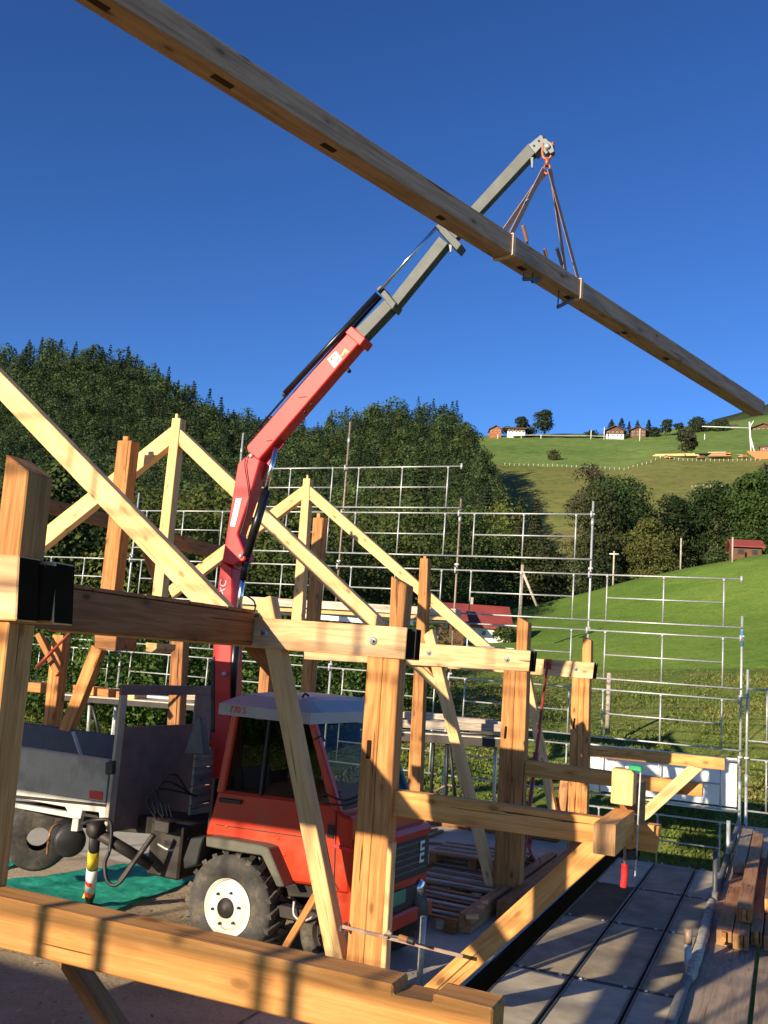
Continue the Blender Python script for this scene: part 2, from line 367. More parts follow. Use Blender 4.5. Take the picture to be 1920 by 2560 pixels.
# fast mesh from numpy quads
def quads_mesh(name, V, tint, m, mats_idx=None):
    """V: (n,4,3) array; tint (n,3)"""
    n = len(V); me = bpy.data.meshes.new(name)
    me.vertices.add(n * 4); me.vertices.foreach_set("co", V.astype(np.float32).ravel())
    me.loops.add(n * 4); me.loops.foreach_set("vertex_index", np.arange(n * 4, dtype=np.int32))
    me.polygons.add(n); me.polygons.foreach_set("loop_start", np.arange(0, n * 4, 4, dtype=np.int32))
    me.polygons.foreach_set("loop_total", np.full(n, 4, dtype=np.int32))
    me.update(calc_edges=True)
    a = me.color_attributes.new("tint", 'FLOAT_COLOR', 'POINT')
    c = np.ones((n * 4, 4), np.float32); c[:, :3] = np.repeat(tint, 4, 0); a.data.foreach_set("color", c.ravel())
    me.materials.append(m); me.validate(); return me
R = np.random.default_rng(11)
def leaf_quads(P, N, size, aspect=.75, sp=.55):
    """irregular leaf clump quads at P with rough normal N"""
    n = len(P); N = N + R.normal(0, sp, (n, 3)); N /= np.linalg.norm(N, axis=1)[:, None] + 1e-9
    a = R.normal(0, 1, (n, 3)); u = np.cross(N, a); u /= np.linalg.norm(u, axis=1)[:, None] + 1e-9; v = np.cross(N, u)
    s = (size * R.uniform(.55, 1.35, n))[:, None]
    j = lambda: R.uniform(.6, 1.15, (n, 1))
    return np.stack([P - u * s * j() * .5, P + v * s * aspect * j() * .5, P + u * s * j() * .5, P - v * s * aspect * j() * .5], 1)
def decid_crown(h, rad, n, leaf, base=.22, blobs=14, sp=.45):
    """leaf clumps on the shells of many overlapping blobs"""
    K = blobs; bl = []
    for i in range(K):
        t = R.uniform(0, 1); z = h * (base + (1 - base) * (.12 + .76 * t)); w = rad * math.sqrt(max(.05, 1 - (2 * t - .95) ** 2 * .9)) * .68
        a = R.uniform(0, 6.283); q = R.uniform(.35, 1); br = rad * R.uniform(.28, .5)
        bl.append((w * q * math.cos(a), w * q * math.sin(a), z, br))
    bl.append((0, 0, h * .62, rad * .68)); bl.append((0, 0, h * .86, rad * .40)); bl.append((0, 0, h * .3, rad * .6)); bl = np.array(bl)
    w = bl[:, 3] ** 2; idx = R.choice(len(bl), n, p=w / w.sum())
    d = R.normal(0, 1, (n, 3)); d /= np.linalg.norm(d, axis=1)[:, None]; d[:, 2] = np.where(R.random(n) < .7, np.abs(d[:, 2]), d[:, 2])
    rr = bl[idx, 3] * R.uniform(.72, 1.08, n)
    P = bl[idx, :3] + d * rr[:, None] * np.array([1, 1, .85])
    return leaf_quads(P, d, leaf, .75, sp)
def conif_crown(h, rad, n, leaf, base=.06, sp=.45):
    t = R.random(n) ** .72; tier = np.floor(t * h / (leaf * .9)) * (leaf * .9) / h
    t2 = np.clip(.75 * tier + .25 * t, 0, .995); a = R.uniform(0, 6.283, n)
    arm = 1 + .28 * np.sin(a * 3 + tier * 40) + .15 * R.normal(0, 1, n)
    r = rad * (1 - t2) ** .9 * arm * R.uniform(.45, 1.0, n)
    z = h * (base + (1 - base) * t2) - r * .32
    P = np.stack([np.cos(a) * r, np.sin(a) * r, z], 1); N = np.stack([np.cos(a) * .8, np.sin(a) * .8, np.full(n, .7)], 1)
    Q = leaf_quads(P, N, leaf, .5, sp)
    top = np.array([[0, 0, h * 1.0]]).repeat(5, 0) - np.array([[0, 0, 1]]) * np.linspace(0, .08, 5)[:, None] * h
    return np.concatenate([Q, leaf_quads(top, np.tile([1., 0, .2], (5, 1)), leaf * .5, .35)])
def limbs(bm, h, rad, tr, n=7, topf=.75):
    tube_into(bm, (0, 0, -.4), (0, 0, h * .35), tr, 9, tr * .7); tube_into(bm, (0, 0, h * .35), (rad * .05, 0, h * topf), tr * .7, 8, tr * .2)
    for i in range(n):
        a = i * 2.4; z = h * (.22 + .4 * i / n); L = rad * RNG.uniform(.5, .8)
        tube_into(bm, (0, 0, z), (math.cos(a) * L, math.sin(a) * L, z + L * .8), tr * .35, 6, tr * .08)
TREEN = [0]
def tree(label, kind, base, h, rad, n, leaf, tint, group=None, cat="tree", name=None):
    low = group == "trees behind the meadow"; rad = rad * (1.15 if low else 1.25)
    nm = name or ("conifer_tree" if kind == 'c' else "broadleaf_tree")
    t = thing(nm, label, cat, base, group); mw = PW[t.name]
    Q = conif_crown(h, rad, n, leaf) if kind == 'c' else decid_crown(h, rad, int(n * 2.0) if low else n, leaf * (.85 if low else 1), *((.02, 34) if low else (.15, 12)))
    T = np.array(tint)[None] * R.uniform(.8, 1.2, (len(Q), 1))
    me = quads_mesh("crown", Q, T, M_LEAF); link("crown", me, None, t, mw)
    bm = bmesh.new(); limbs(bm, h, rad, max(.06, h * .011), 3 if kind == 'c' else 8, .95 if kind == 'c' else .75)
    bmesh_obj("trunk", bm, M_BARK, t, mw, smooth=True); return t
# ================================================================== THE SETTING
def loft(name, rows, nx, ny, mats, label_kind='structure', jit=0, matf=None, back=None):
    """rows: list of [(px,py,dist),...] polylines; sampled to a grid of world points"""
    G = []
    for row in rows:
        row = sorted(row); xs = np.array([p[0] for p in row]); 
        G.append((xs, np.array([p[1] for p in row]), np.array([p[2] for p in row])))
    x0 = [g[0][0] for g in G]; x1 = [g[0][-1] for g in G]; pts = []
    for i, (xs, ys, ds) in enumerate(G):
        X = np.linspace(x0[i], x1[i], nx); pts.append([atD(x, float(np.interp(x, xs, ys)), float(np.interp(x, xs, ds))) for x in X])
    grid = []
    for i in range(len(pts) - 1):
        for k in range(ny):
            t = k / ny; grid.append([a.lerp(b, t) for a, b in zip(pts[i], pts[i + 1])])
    grid.append(pts[-1])
    if back:
        last = grid[-1]; grid.append([p + Vector((p.x, p.y, 0)).normalized() * back[0] + Vector((0, 0, back[1])) for p in last])
    bm = bmesh.new(); V = [[bm.verts.new(p + Vector((0, 0, (RNG.random() - .5) * jit if 0 < r < len(grid) - 2 else 0))) for p in g] for r, g in enumerate(grid)]
    for r in range(len(V) - 1):
        for c in range(nx - 1):
            f = bm.faces.new((V[r][c], V[r][c + 1], V[r + 1][c + 1], V[r + 1][c])); f.smooth = True
            if matf: f.material_index = matf(r / ny, c / (nx - 1))
    me = bpy.data.meshes.new(name); bmesh.ops.recalc_face_normals(bm, faces=bm.faces); bm.to_mesh(me); bm.free()
    if sum(p.normal.z for p in me.polygons) < 0: me.flip_normals()
    o = link(name, me, mats); o["kind"] = 'structure'
    return o, grid
# base land sheet (reaches the horizon, far below everything)
bm = bmesh.new(); bmesh.ops.create_grid(bm, x_segments=60, y_segments=60, size=2500, matrix=Matrix.Translation((0, 0, -9)))
tag(bmesh_obj("valley_ground", bm, M_ROUGH), kind='structure')
# site ground and slab
def sheet(name, lo, hi, z, m, seg=(40, 40), jit=0):
    bm = bmesh.new(); V = [[bm.verts.new((lo[0] + (hi[0] - lo[0]) * i / seg[0], lo[1] + (hi[1] - lo[1]) * j / seg[1], z + (RNG.random() - .5) * jit)) for i in range(seg[0] + 1)] for j in range(seg[1] + 1)]
    for j in range(seg[1]):
        for i in range(seg[0]): bm.faces.new((V[j][i], V[j][i + 1], V[j + 1][i + 1], V[j + 1][i])).smooth = True
    o = bmesh_obj(name, bm, m); return tag(o, kind='structure')
bxm("building_slab", (-15.5, -5, -.35), (-2.56, 19.4, -.004), M_SLAB, bev=.01)["kind"] = 'structure'
sheet("site_ground", (-15.4, -5), (-3.7, 10.2), .012, M_SAND, (50, 60), .02)
# terrain behind the scaffold
_, NEAR = loft("rough_grass_slope", [
    [(-300, 2300, 19), (900, 2350, 21), (1400, 2330, 21), (1750, 2400, 20), (2500, 2500, 20)],
    [(-300, 2020, 23), (900, 2010, 24), (1400, 2050, 24), (1700, 2000, 25), (2500, 2080, 25)],
    [(-300, 1880, 27), (600, 1880, 28), (1100, 1850, 30), (1500, 1830, 32), (1900, 1800, 32), (2500, 1810, 32)],
    [(-300, 1760, 34), (600, 1760, 36), (1100, 1668, 48), (1300, 1668, 48), (1500, 1675, 47), (1900, 1670, 46), (2500, 1700, 45)]],
    70, 6, [M_ROUGH], jit=.14)
_, MEAD = loft("mown_meadow", [
    [(900, 1669, 47.5), (1100, 1670, 47.9), (1300, 1670, 47.9), (1500, 1677, 46.9), (1900, 1672, 45.9), (2500, 1702, 45)],
    [(900, 1610, 60), (1100, 1608, 60), (1300, 1590, 64), (1500, 1560, 66), (1920, 1530, 62), (2500, 1500, 58)],
    [(900, 1590, 72), (1100, 1570, 76), (1240, 1531, 82), (1337, 1512, 84), (1471, 1480, 84), (1594, 1446, 83), (1718, 1420, 82), (1920, 1384, 80), (2500, 1290, 78)]],
    60, 8, [M_MEADOW], jit=.1, back=(25, -6))
# far pasture: mown upper, grazed lower
_, FAR = loft("far_pasture", [
    [(880, 1560, 150), (1300, 1540, 150), (1500, 1500, 150), (1920, 1440, 150), (2500, 1400, 150)],
    [(880, 1290, 230), (1300, 1300, 235), (1920, 1290, 235), (2500, 1280, 230)],
    [(1080, 1170, 310), (1230, 1162, 310), (1400, 1168, 310), (1560, 1170, 315), (1640, 1140, 330), (1760, 1150, 325), (1920, 1146, 325), (2500, 1150, 325)],
    [(1080, 1093, 430), (1240, 1090, 430), (1400, 1084, 440), (1560, 1085, 440), (1650, 1078, 460), (1720, 1064, 480), (1850, 1050, 500), (1920, 1036, 520), (2500, 900, 560)]],
    70, 10, [M_FARB, M_FARM], jit=.5, matf=lambda v, u: 1 if v > 1.999 else 0, back=(60, -30))
# wooded hills
_, HA = loft("wooded_hill_left", [
    [(-500, 1720, 45), (300, 1720, 45), (700, 1680, 50), (1000, 1620, 58), (1250, 1560, 88)],
    [(-500, 1500, 80), (300, 1480, 85), (700, 1450, 100), (1000, 1430, 110), (1250, 1440, 120)],
    [(-500, 1200, 210), (0, 1180, 210), (300, 1200, 220), (560, 1230, 230), (1000, 1260, 220), (1250, 1330, 170)],
    [(-500, 960, 420), (-200, 960, 400), (0, 935, 380), (130, 905, 380), (300, 940, 370), (400, 985, 360), (480, 1030, 350), (545, 1085, 340), (600, 1095, 360), (700, 1110, 340), (800, 1112, 320), (850, 1090, 300), (920, 1068, 290), (1000, 1058, 280), (1100, 1068, 270), (1170, 1100, 262), (1210, 1180, 240), (1250, 1290, 200)]],
    60, 14, [M_WOODFL], jit=1.5, back=(80, -50))
# far wooded ridge top right
loft("distant_ridge", [[(1780, 1090, 600), (2400, 1090, 600)], [(1780, 1050, 700), (1850, 1032, 700), (1920, 1010, 700), (2400, 860, 700)]], 12, 4, [M_WOODFL], back=(100, -60))
# forests: one mass of far trees on the hills
def grid_pt(G, u, v):
    r = v * (len(G) - 1); i = min(int(r), len(G) - 2); c = u * (len(G[0]) - 1); j = min(int(c), len(G[0]) - 2)
    a = G[i][j].lerp(G[i][j + 1], c - j); b = G[i + 1][j].lerp(G[i + 1][j + 1], c - j); return a.lerp(b, r - i)
def protos(kind, k, n, leaf):
    return [(conif_crown(1, .25, n, leaf, .06, .28) if kind == 'c' else decid_crown(1, .46, n, leaf, .1, 9, .26)) for _ in range(k)]
PC = protos('c', 7, 230, .07); PD = protos('d', 7, 300, .075); PC2 = protos('c', 5, 1500, .03); PD2 = protos('d', 6, 1900, .032)
def forest(name, label, G, count, v0, v1, hh, pc, u0=0, u1=1, tint_c=(.016, .034, .016), tint_d=(.038, .058, .016), vexp=1.0, fine=False):
    Qs, Ts = [], []
    for i in range(count):
        u = R.uniform(u0, u1); v = v0 + (v1 - v0) * R.random() ** vexp; p = grid_pt(G, u, v); dist = math.hypot(p.x, p.y)
        con = R.random() < (pc(v) if callable(pc) else pc)
        h = R.uniform(*hh) * (1.1 if con else .92) * R.choice([.8, 1, 1, 1.2]) * min(1, max(.6, dist / 350))
        src = (PC2 if con else PD2)[R.integers(5)] if fine else (PC if con else PD)[R.integers(7)]; a = R.uniform(0, 6.283); ca, sa = math.cos(a), math.sin(a)
        Q = src.reshape(-1, 3) @ np.array([[ca, sa, 0], [-sa, ca, 0], [0, 0, 1]]) * h; Q = Q + np.array(p) + [0, 0, -h * .06]
        Q = Q.reshape(-1, 4, 3)
        if dist < 120: pass
        base = np.array(tint_c if con else tint_d) * R.uniform(.6, 1.5) * (np.array([1.18, 1.0, .8]) if R.random() < .18 else 1)
        Qs.append(Q); Ts.append(np.tile(base, (len(Q), 1)))
    me = quads_mesh(name, np.concatenate(Qs), np.concatenate(Ts), M_LEAF)
    o = link(name, me, None); return tag(o, label, "forest", kind='stuff')
forest("hillside_forest", "dark mixed forest covering the hills behind the site", HA, 4600, .28, 1.0, (8, 12), lambda v: .06 + .36 * v, vexp=.8, tint_c=(.026, .050, .024), tint_d=(.050, .082, .028))
forest("tree_belt", "belt of mixed trees and bushes between the site and the hills", HA, 330, .0, .33, (11, 17), .15, tint_c=(.032, .055, .022), tint_d=(.068, .098, .024), fine=True)
# bushes low behind the scaffold on the left
Qs, Ts = [], []
for i in range(190):
    px = R.uniform(-150, 1080); D = R.uniform(27, 44); y = np.interp(D, [27, 44], [1850, 1740]); p = atD(px, y, D); h = R.uniform(1.4, 4.2)
    Q = decid_crown(h, h * .55, 900, .13, .02, 8) + np.array(p); Qs.append(Q); Ts.append(np.tile(np.array([.075, .135, .025]) * R.uniform(.55, 1.25), (len(Q), 1)))
tag(link("bushes", quads_mesh("bushes", np.concatenate(Qs), np.concatenate(Ts), M_LEAF), None), "tangled green bushes on the bank behind the back scaffold", "bushes", kind='stuff')
# ------------------------------------------------------------------ single trees
def px_tree(label, kind, px, ybase, ytop, D, radpx, n, leaf, tint, group=None):
    b = atD(px, ybase, D); h = (ybase - ytop) * D / FPX; return tree(label, kind, b, h, radpx * D / FPX, n, leaf, tint, group)
GR = "trees behind the meadow"
px_tree("large round dark green tree behind the meadow crest, centre of the clump", 'd', 1545, 1515, 1190, 112, 112, 9000, .42, (.034, .066, .018), GR)
px_tree("thin brownish tree rising highest at the left of the clump", 'd', 1462, 1500, 1128, 122, 62, 3000, .38, (.075, .07, .038), GR)
px_tree("yellowish olive tree standing in front of the large round tree", 'd', 1622, 1512, 1300, 96, 72, 4200, .34, (.105, .115, .03), GR)
px_tree("dark green tree closing the clump on the right", 'd', 1680, 1480, 1235, 118, 62, 3500, .40, (.022, .04, .014), GR)
px_tree("olive brown tree left of the large round tree", 'd', 1490, 1520, 1200, 104, 72, 4200, .38, (.055, .068, .022), GR)
px_tree("dense dark tree at the right edge, lower one of the pair", 'd', 1792, 1438, 1212, 118, 74, 4500, .42, (.030, .055, .016), GR)
px_tree("bright green tree at the right picture edge", 'd', 1885, 1425, 1190, 108, 72, 4500, .40, (.050, .092, .020), GR)
px_tree("tall tree behind the bright green tree at the right edge", 'd', 1925, 1415, 1165, 126, 60, 3000, .42, (.050, .060, .028), GR)
px_tree("dark tree left of the shed with the red roof", 'd', 1745, 1450, 1250, 124, 46, 2600, .42, (.026, .048, .016), GR)
px_tree("dark blue green conifer at the left end of the pasture", 'c', 1207, 1460, 1200, 112, 58, 3400, .44, (.030, .048, .026), GR)
px_tree("slim brownish conifer, left of a close pair", 'c', 1288, 1490, 1238, 106, 42, 2200, .38, (.046, .050, .024), GR)
px_tree("slim brownish conifer, right of a close pair", 'c', 1330, 1490, 1246, 102, 44, 2200, .38, (.050, .052, .024), GR)
px_tree("bushy green tree above the farmhouse", 'd', 1225, 1530, 1325, 96, 76, 4600, .38, (.040, .070, .018), GR)
px_tree("olive bushy tree in front of the brown conifer pair", 'd', 1330, 1545, 1335, 92, 78, 4600, .36, (.050, .062, .022), GR)
px_tree("dark tree beside the rusty scaffold standard", 'd', 1130, 1540, 1300, 88, 70, 4200, .38, (.032, .055, .018), GR)
px_tree("pale grey green willow bush at the meadow edge", 'd', 1420, 1535, 1400, 92, 56, 3000, .30, (.085, .105, .045), GR)
px_tree("dark bush under the olive tree", 'd', 1500, 1512, 1395, 92, 60, 2600, .34, (.026, .042, .014), GR)
px_tree("dark green tree just left of the farmhouse roof", 'd', 1050, 1560, 1330, 80, 66, 4000, .36, (.030, .052, .016), GR)
px_tree("small bush at the corner of the red roofed shed", 'd', 1785, 1415, 1375, 92, 26, 700, .25, (.06, .09, .03), GR)
px_tree("small shrub in front of the white farmhouse wall", 'd', 1262, 1600, 1572, 60, 34, 700, .2, (.07, .10, .03), GR)
px_tree("pale dry bush on the pasture below the lumber yard", 'd', 1383, 1155, 1128, 330, 22, 200, .9, (.06, .07, .03), GR)
GC = "trees along the skyline pasture"
for lab, k, x, yb, yt, rp, n, tn in [
    ("round leaning tree beside the left skyline chalets", 'd', 1302, 1086, 1041, 20, 700, (.030, .045, .018)),
    ("tallest round tree alone on the skyline", 'd', 1358, 1090, 1025, 27, 1100, (.034, .050, .018)),
    ("low dark bush between the two left skyline chalets", 'd', 1266, 1088, 1068, 14, 250, (.030, .04, .018)),
    ("low bushes right of the white fronted chalet", 'd', 1330, 1090, 1072, 16, 250, (.030, .045, .018)),
    ("leftmost bush in front of the middle chalet", 'd', 1478, 1100, 1080, 18, 260, (.034, .05, .02)),
    ("dark spruce left of the middle chalet", 'c', 1528, 1094, 1046, 19, 420, (.018, .036, .02)),
    ("tall dark spruce behind the middle chalet", 'c', 1553, 1096, 1042, 18, 420, (.016, .032, .018)),
    ("short spruce between the middle chalets", 'c', 1572, 1094, 1052, 10, 260, (.020, .038, .02)),
    ("pointed spruce behind the brown chalet", 'c', 1593, 1092, 1050, 14, 300, (.020, .038, .02)),
    ("slim pointed spruce right of the brown chalet", 'c', 1621, 1100, 1046, 16, 420, (.018, .036, .02)),
    ("wide bush at the foot of the slim spruce", 'd', 1634, 1102, 1072, 22, 400, (.034, .05, .022)),
    ("feathery tree right of the middle chalets", 'd', 1664, 1090, 1050, 17, 420, (.032, .052, .022)),
    ("round tree above the lumber yard", 'd', 1742, 1100, 1046, 27, 900, (.036, .052, .020)),
    ("grey green tree standing in front of the lumber yard", 'd', 1714, 1148, 1070, 26, 900, (.052, .060, .034)),
    ("small round tree under the right chalet", 'd', 1798, 1106, 1050, 22, 650, (.034, .052, .022)),
    ("low hedge left of the round tree above the lumber yard", 'd', 1698, 1076, 1062, 14, 200, (.03, .045, .02))]:
    D = 425 if x < 1690 else (330 if yb > 1140 else 440); px_tree(lab, k, x, yb, yt, D, rp, int(n * 1.8), .95 if k == 'd' else .9, tn, GC)
# ------------------------------------------------------------------ houses far away
def house(name, label, px, py, D, wpx, hwpx, hrpx, dm, wall, roof, ang=0, ridge='x', rows=1, cols=3, over=.12, lower=None, chimney=False, wm=None, cat="house"):
    b = atD(px, py, D); s = D / FPX; w = wpx * s; hw = hwpx * s; hr = hrpx * s
    t = thing(name, label, cat, b); az = math.atan2(b.x, b.y); M0 = Matrix.Translation(b) @ Matrix.Rotation(-az + ang, 4, 'Z')
    bm = bmesh.new(); x, y = w / 2, dm / 2
    def quadb(vs): bm.faces.new([bm.verts.new(v) for v in vs])
    c = [(-x, -y), (x, -y), (x, y), (-x, y)]
    for i in range(4): quadb([(*c[i], -3), (*c[(i + 1) % 4], -3), (*c[(i + 1) % 4], hw), (*c[i], hw)])
    if ridge == 'x':
        for sx in (-x, x): bm.faces.new([bm.verts.new(v) for v in ((sx, -y, hw), (sx, y, hw), (sx, 0, hw + hr * .94))])
    else:
        for sy in (-y, y): bm.faces.new([bm.verts.new(v) for v in ((-x, sy, hw), (x, sy, hw), (0, sy, hw + hr * .94))])
    bmesh_obj("wall", bm, wall, t, M0)
    if lower:
        bm = bmesh.new(); bmesh.ops.create_cube(bm, size=1, matrix=Matrix.Translation((0, 0, hw * .22 - 1)) @ Matrix.Diagonal((w + .1, dm + .1, hw * .44 + 2, 1)))
        bmesh_obj("ground_floor", bm, lower, t, M0)
    ox, oy = x + w * over, y + dm * over; bm = bmesh.new(); th = .035 * w
    if ridge == 'x': prof = [(-oy, hw - hr * over * 1.4), (0, hw + hr), (oy, hw - hr * over * 1.4)]; P3 = lambda e, q, dz: (e * ox, q[0], q[1] + dz)
    else: prof = [(-ox, hw - hr * over * 1.4), (0, hw + hr), (ox, hw - hr * over * 1.4)]; P3 = lambda e, q, dz: (q[0], e * oy, q[1] + dz)
    for a, b2 in ((0, 1), (1, 2)):
        v = [bm.verts.new(P3(e, prof[i], dz)) for dz in (0, th) for e, i in ((-1, a), (1, a), (1, b2), (-1, b2))]
        for f in ((0, 1, 2, 3), (4, 5, 6, 7), (0, 1, 5, 4), (1, 2, 6, 5), (2, 3, 7, 6), (3, 0, 4, 7)): bm.faces.new([v[i] for i in f])
    rf = bmesh_obj("roof", bm, roof, t, M0)
    if chimney:
        bm = bmesh.new(); bmesh.ops.create_cube(bm, size=1, matrix=Matrix.Translation((-w * .18, dm * .05, hw + hr * 1.12)) @ Matrix.Diagonal((w * .05, w * .05, hr * .6, 1)))
        bmesh_obj("chimney", bm, M_SILV, rf, M0)
    for r in range(rows):
        for k in range(cols):
            cx = -x + w * (k + .5) / cols; cz = hw * (r + .5) / rows; ww = w / cols * .42; wh = hw / rows * .42
            bm = bmesh.new(); bmesh.ops.create_cube(bm, size=1, matrix=Matrix.Translation((cx, -y - .02, cz)) @ Matrix.Diagonal((ww, .12, wh, 1)))
            wo = bmesh_obj("window", bm, wm or M_WHITE, t, M0)
            bm = bmesh.new(); bmesh.ops.create_cube(bm, size=1, matrix=Matrix.Translation((cx, -y - .05, cz)) @ Matrix.Diagonal((ww * .8, .12, wh * .8, 1)))
            bmesh_obj("pane", bm, M_DWIN, wo, M0)
    return t
house("chalet", "small orange brown chalet, leftmost on the skyline", 1237, 1089, 425, 28, 12, 9, 7, M_CHAL2, M_ROOFB, .1, 'y', 1, 3)
house("chalet", "chalet with a white lower front on the left skyline", 1290, 1090, 425, 44, 14, 8, 8, M_CHAL, M_ROOFB, 0, 'x', 1, 5, lower=M_STUCCO)
house("chalet", "dark chalet with rows of white windows behind the spruces", 1536, 1099, 420, 42, 17, 11, 9, M_CHAL, M_ROOFB, .05, 'y', 2, 4, lower=M_STUCCO)
house("chalet", "brown chalet half hidden by the pointed spruce", 1595, 1096, 425, 36, 15, 9, 8, M_CHAL, M_ROOFB, 0, 'y', 2, 3)
house("chalet", "low brown chalet roof above the round right tree", 1812, 1078, 470, 46, 9, 7, 8, M_CHAL, M_ROOFB, 0, 'x', 1, 4)
house("chalet", "brown chalet with white windows at the right edge", 1908, 1090, 440, 48, 14, 10, 9, M_CHAL, M_ROOFB, 0, 'y', 2, 5)
house("hut", "small dark hut beside the orange tarpaulin", 1915, 1130, 330, 26, 10, 5, 3, M_CHAL2, M_ROOFB, 0, 'x', 1, 1, cat="hut")
house("shed", "dark wooden shed with a red roof behind the meadow", 1862, 1398, 84, 62, 26, 18, 2.6, M_CHAL, M_ROOFR, .15, 'x', 1, 2, cat="shed", wm=M_CHAL)
house("farmhouse", "white farmhouse with a red roof beyond the scaffold", 1198, 1600, 62, 128, 30, 52, 4.2, M_STUCCO, M_ROOFR, .12, 'x', 1, 5, over=.05, chimney=True)
house("barn_annex", "brown barn with a red roof left of the white farmhouse", 1118, 1588, 60, 60, 40, 38, 4.0, M_CHAL, M_ROOFR, .12, 'x', 1, 2, cat="barn", wm=M_CHAL)
# lumber yard
t = thing("lumber_pile", "pile of pale sawn planks on the far pasture", "lumber pile", atD(1690, 1140, 330))
for i in range(7): a = atD(1632 + i * 3, 1141 - i * 1.2, 330); bxm("plank_layer", a, a + Vector((15 - i, 2, .5)), W_FRESH, t, .02) if i in (0, 2) else None
for nm, x0, x1, y0, y1, lb in (("lumber_pile", 1770, 1828, 1129, 1141, "long stack of pale timber beside the orange tarpaulin"), ("lumber_pile", 1740, 1762, 1138, 1144, "short pile of boards right of the grey green tree"), ("lumber_pile", 1660, 1682, 1137, 1144, "short pile of boards left of the grey green tree"), ("lumber_pile", 1842, 1870, 1136, 1143, "low heap of boards just left of the orange tarpaulin")):
    a = atD(x0, y1, 325); b = atD(x1, y0, 325); t = thing(nm, lb, "lumber pile", a)
    for k in range(4): bxm("plank_layer", (a.x + .5 * (k % 3), a.y, a.z + (b.z - a.z) * k / 4 + .02), (b.x - (k % 2) * 1.6, a.y + 2.5, a.z + (b.z - a.z) * (k + .8) / 4), W_GREY if k % 2 else W_POST, t, .02)
a = atD(1868, 1128, 325); b = atD(1930, 1142, 325); o = extrude_poly("tarpaulin", [atD(1866, 1128, 325), atD(1935, 1128, 325), atD(1935, 1150, 325), atD(1888, 1146, 325)], (.1, .5, 0), M_ORANGE, bev=0); tag(o, "bright orange tarpaulin at the right edge of the lumber yard", "tarpaulin")
t = thing("tower_crane", "slender white site crane standing in the far lumber yard", "crane", atD(1876, 1135, 330))
tube("mast", [(atD(1878, 1135, 330), atD(1874, 1055, 330)), (atD(1888, 1135, 330), atD(1875, 1090, 330))], .28, M_WHITE, t, 6)
tube("jib", [(atD(1755, 1066, 330), atD(1874, 1070, 330)), (atD(1874, 1070, 330), atD(1884, 1052, 330))], .15, M_WHITE, t, 6)
# pole line, fences, road
def pole(label, px, yb, yt, D, r=.075, strut=None, cross=False):
    b = atD(px, yb + 6, D); tp = atD(px + (yb - yt) * .045, yt, D); t = thing("power_pole", label, "pole", b, "wooden power poles")
    tube("post", [(b, (b.x, b.y, tp.z))], r, W_GREY if D < 200 else M_WHITE, t, 8)
    if cross: tube("insulator", [((b.x - .4, b.y, tp.z - .25), (b.x + .4, b.y, tp.z - .25))], .06, M_WHITE, t, 6)
    if strut: tube("strut", [(atD(*strut[0], D), atD(*strut[1], D))], r * .8, W_GREY, t, 6)
pole("wooden power pole standing before the olive tree", 1701, 1424, 1345, 86)
pole("wooden power pole in front of the red roofed shed", 1831, 1400, 1343, 80)
pole("wooden power pole with insulators left of the olive tree", 1532, 1470, 1378, 84, cross=True)
pole("wooden power pole with a leaning strut near the meadow foot", 1300, 1540, 1412, 55, .1, ((1307, 1430), (1342, 1515)))
pole("split wooden pole on the rough grass below the meadow", 1518, 1830, 1682, 30, .075)
for i, (x, yb, yt, d) in enumerate([(1244, 1100, 1086, 415), (1303, 1098, 1076, 415), (1352, 1100, 1086, 415), (1477, 1102, 1075, 412), (1510, 1100, 1068, 412), (1599, 1110, 1072, 405), (1761, 1122, 1085, 400)]):
    b = atD(x, yb, d); tp = atD(x, yt, d); o = tube("line_pole", [(b, (b.x, b.y, tp.z))], .16, M_WHITE, None, 6)
    tag(o, ["thin pole before the leftmost skyline chalet", "thin pole before the white fronted chalet", "thin pole under the tallest round skyline tree", "thin pole beside the bush left of the middle chalet", "tall thin pole at the left corner of the middle chalet", "thin pole below the brown chalet", "thin pole right of the grey green tree"][i], "pole", "thin poles on the skyline pasture")
def fence(label, pts, n, D, h=1.1):
    t = thing("pasture_fence", label, "fence", atD(*pts[0], D)); bm = bmesh.new(); prev = None
    xs = [p[0] for p in pts]; ys = [p[1] for p in pts]; xs_ = np.linspace(xs[0], xs[-1], n)
    for i, x in enumerate(xs_):
        b = atD(x, float(np.interp(x, xs, ys)), D); tube("post", [(b, b + Vector((0, 0, h * RNG.uniform(.6, .9))))], .06 * D / 300, M_STUCCO, t, 5)
        if prev: tube_into(bm, prev + Vector((0, 0, h * .7)), b + Vector((0, 0, h * .7)), .015, 4)
        prev = b
    bmesh_obj("wire", bm, M_GALV, t)
fence("long row of fence posts across the middle of the far pasture", [(1262, 1164), (1400, 1167), (1480, 1172), (1560, 1176)], 26, 306)
fence("fence posts climbing towards the lumber yard", [(1560, 1176), (1620, 1160), (1650, 1146)], 9, 312)
fence("short row of fence posts above the right tree group", [(1730, 1221), (1805, 1219)], 9, 250)
fence("fence along the front of the lumber yard", [(1640, 1143), (1700, 1152), (1790, 1154), (1900, 1152)], 24, 320)
for nm, pts, D in (("skyline_road", [(1280, 1092), (1330, 1090), (1400, 1091), (1480, 1092), (1530, 1094)], 418), ("pasture_track", [(1740, 1102), (1800, 1107), (1860, 1110), (1930, 1113)], 395)):
    bm = bmesh.new(); pr = None
    for p in pts:
        a = atD(*p, D) + Vector((0, 0, .25)); b = atD(p[0], p[1] - 2.2, D + 6) + Vector((0, 0, .3)); v = (bm.verts.new(a), bm.verts.new(b))
        if pr: bm.faces.new((pr[0], v[0], v[1], pr[1]))
        pr = v
    tag(bmesh_obj(nm, bm, M_SILV), kind='structure')
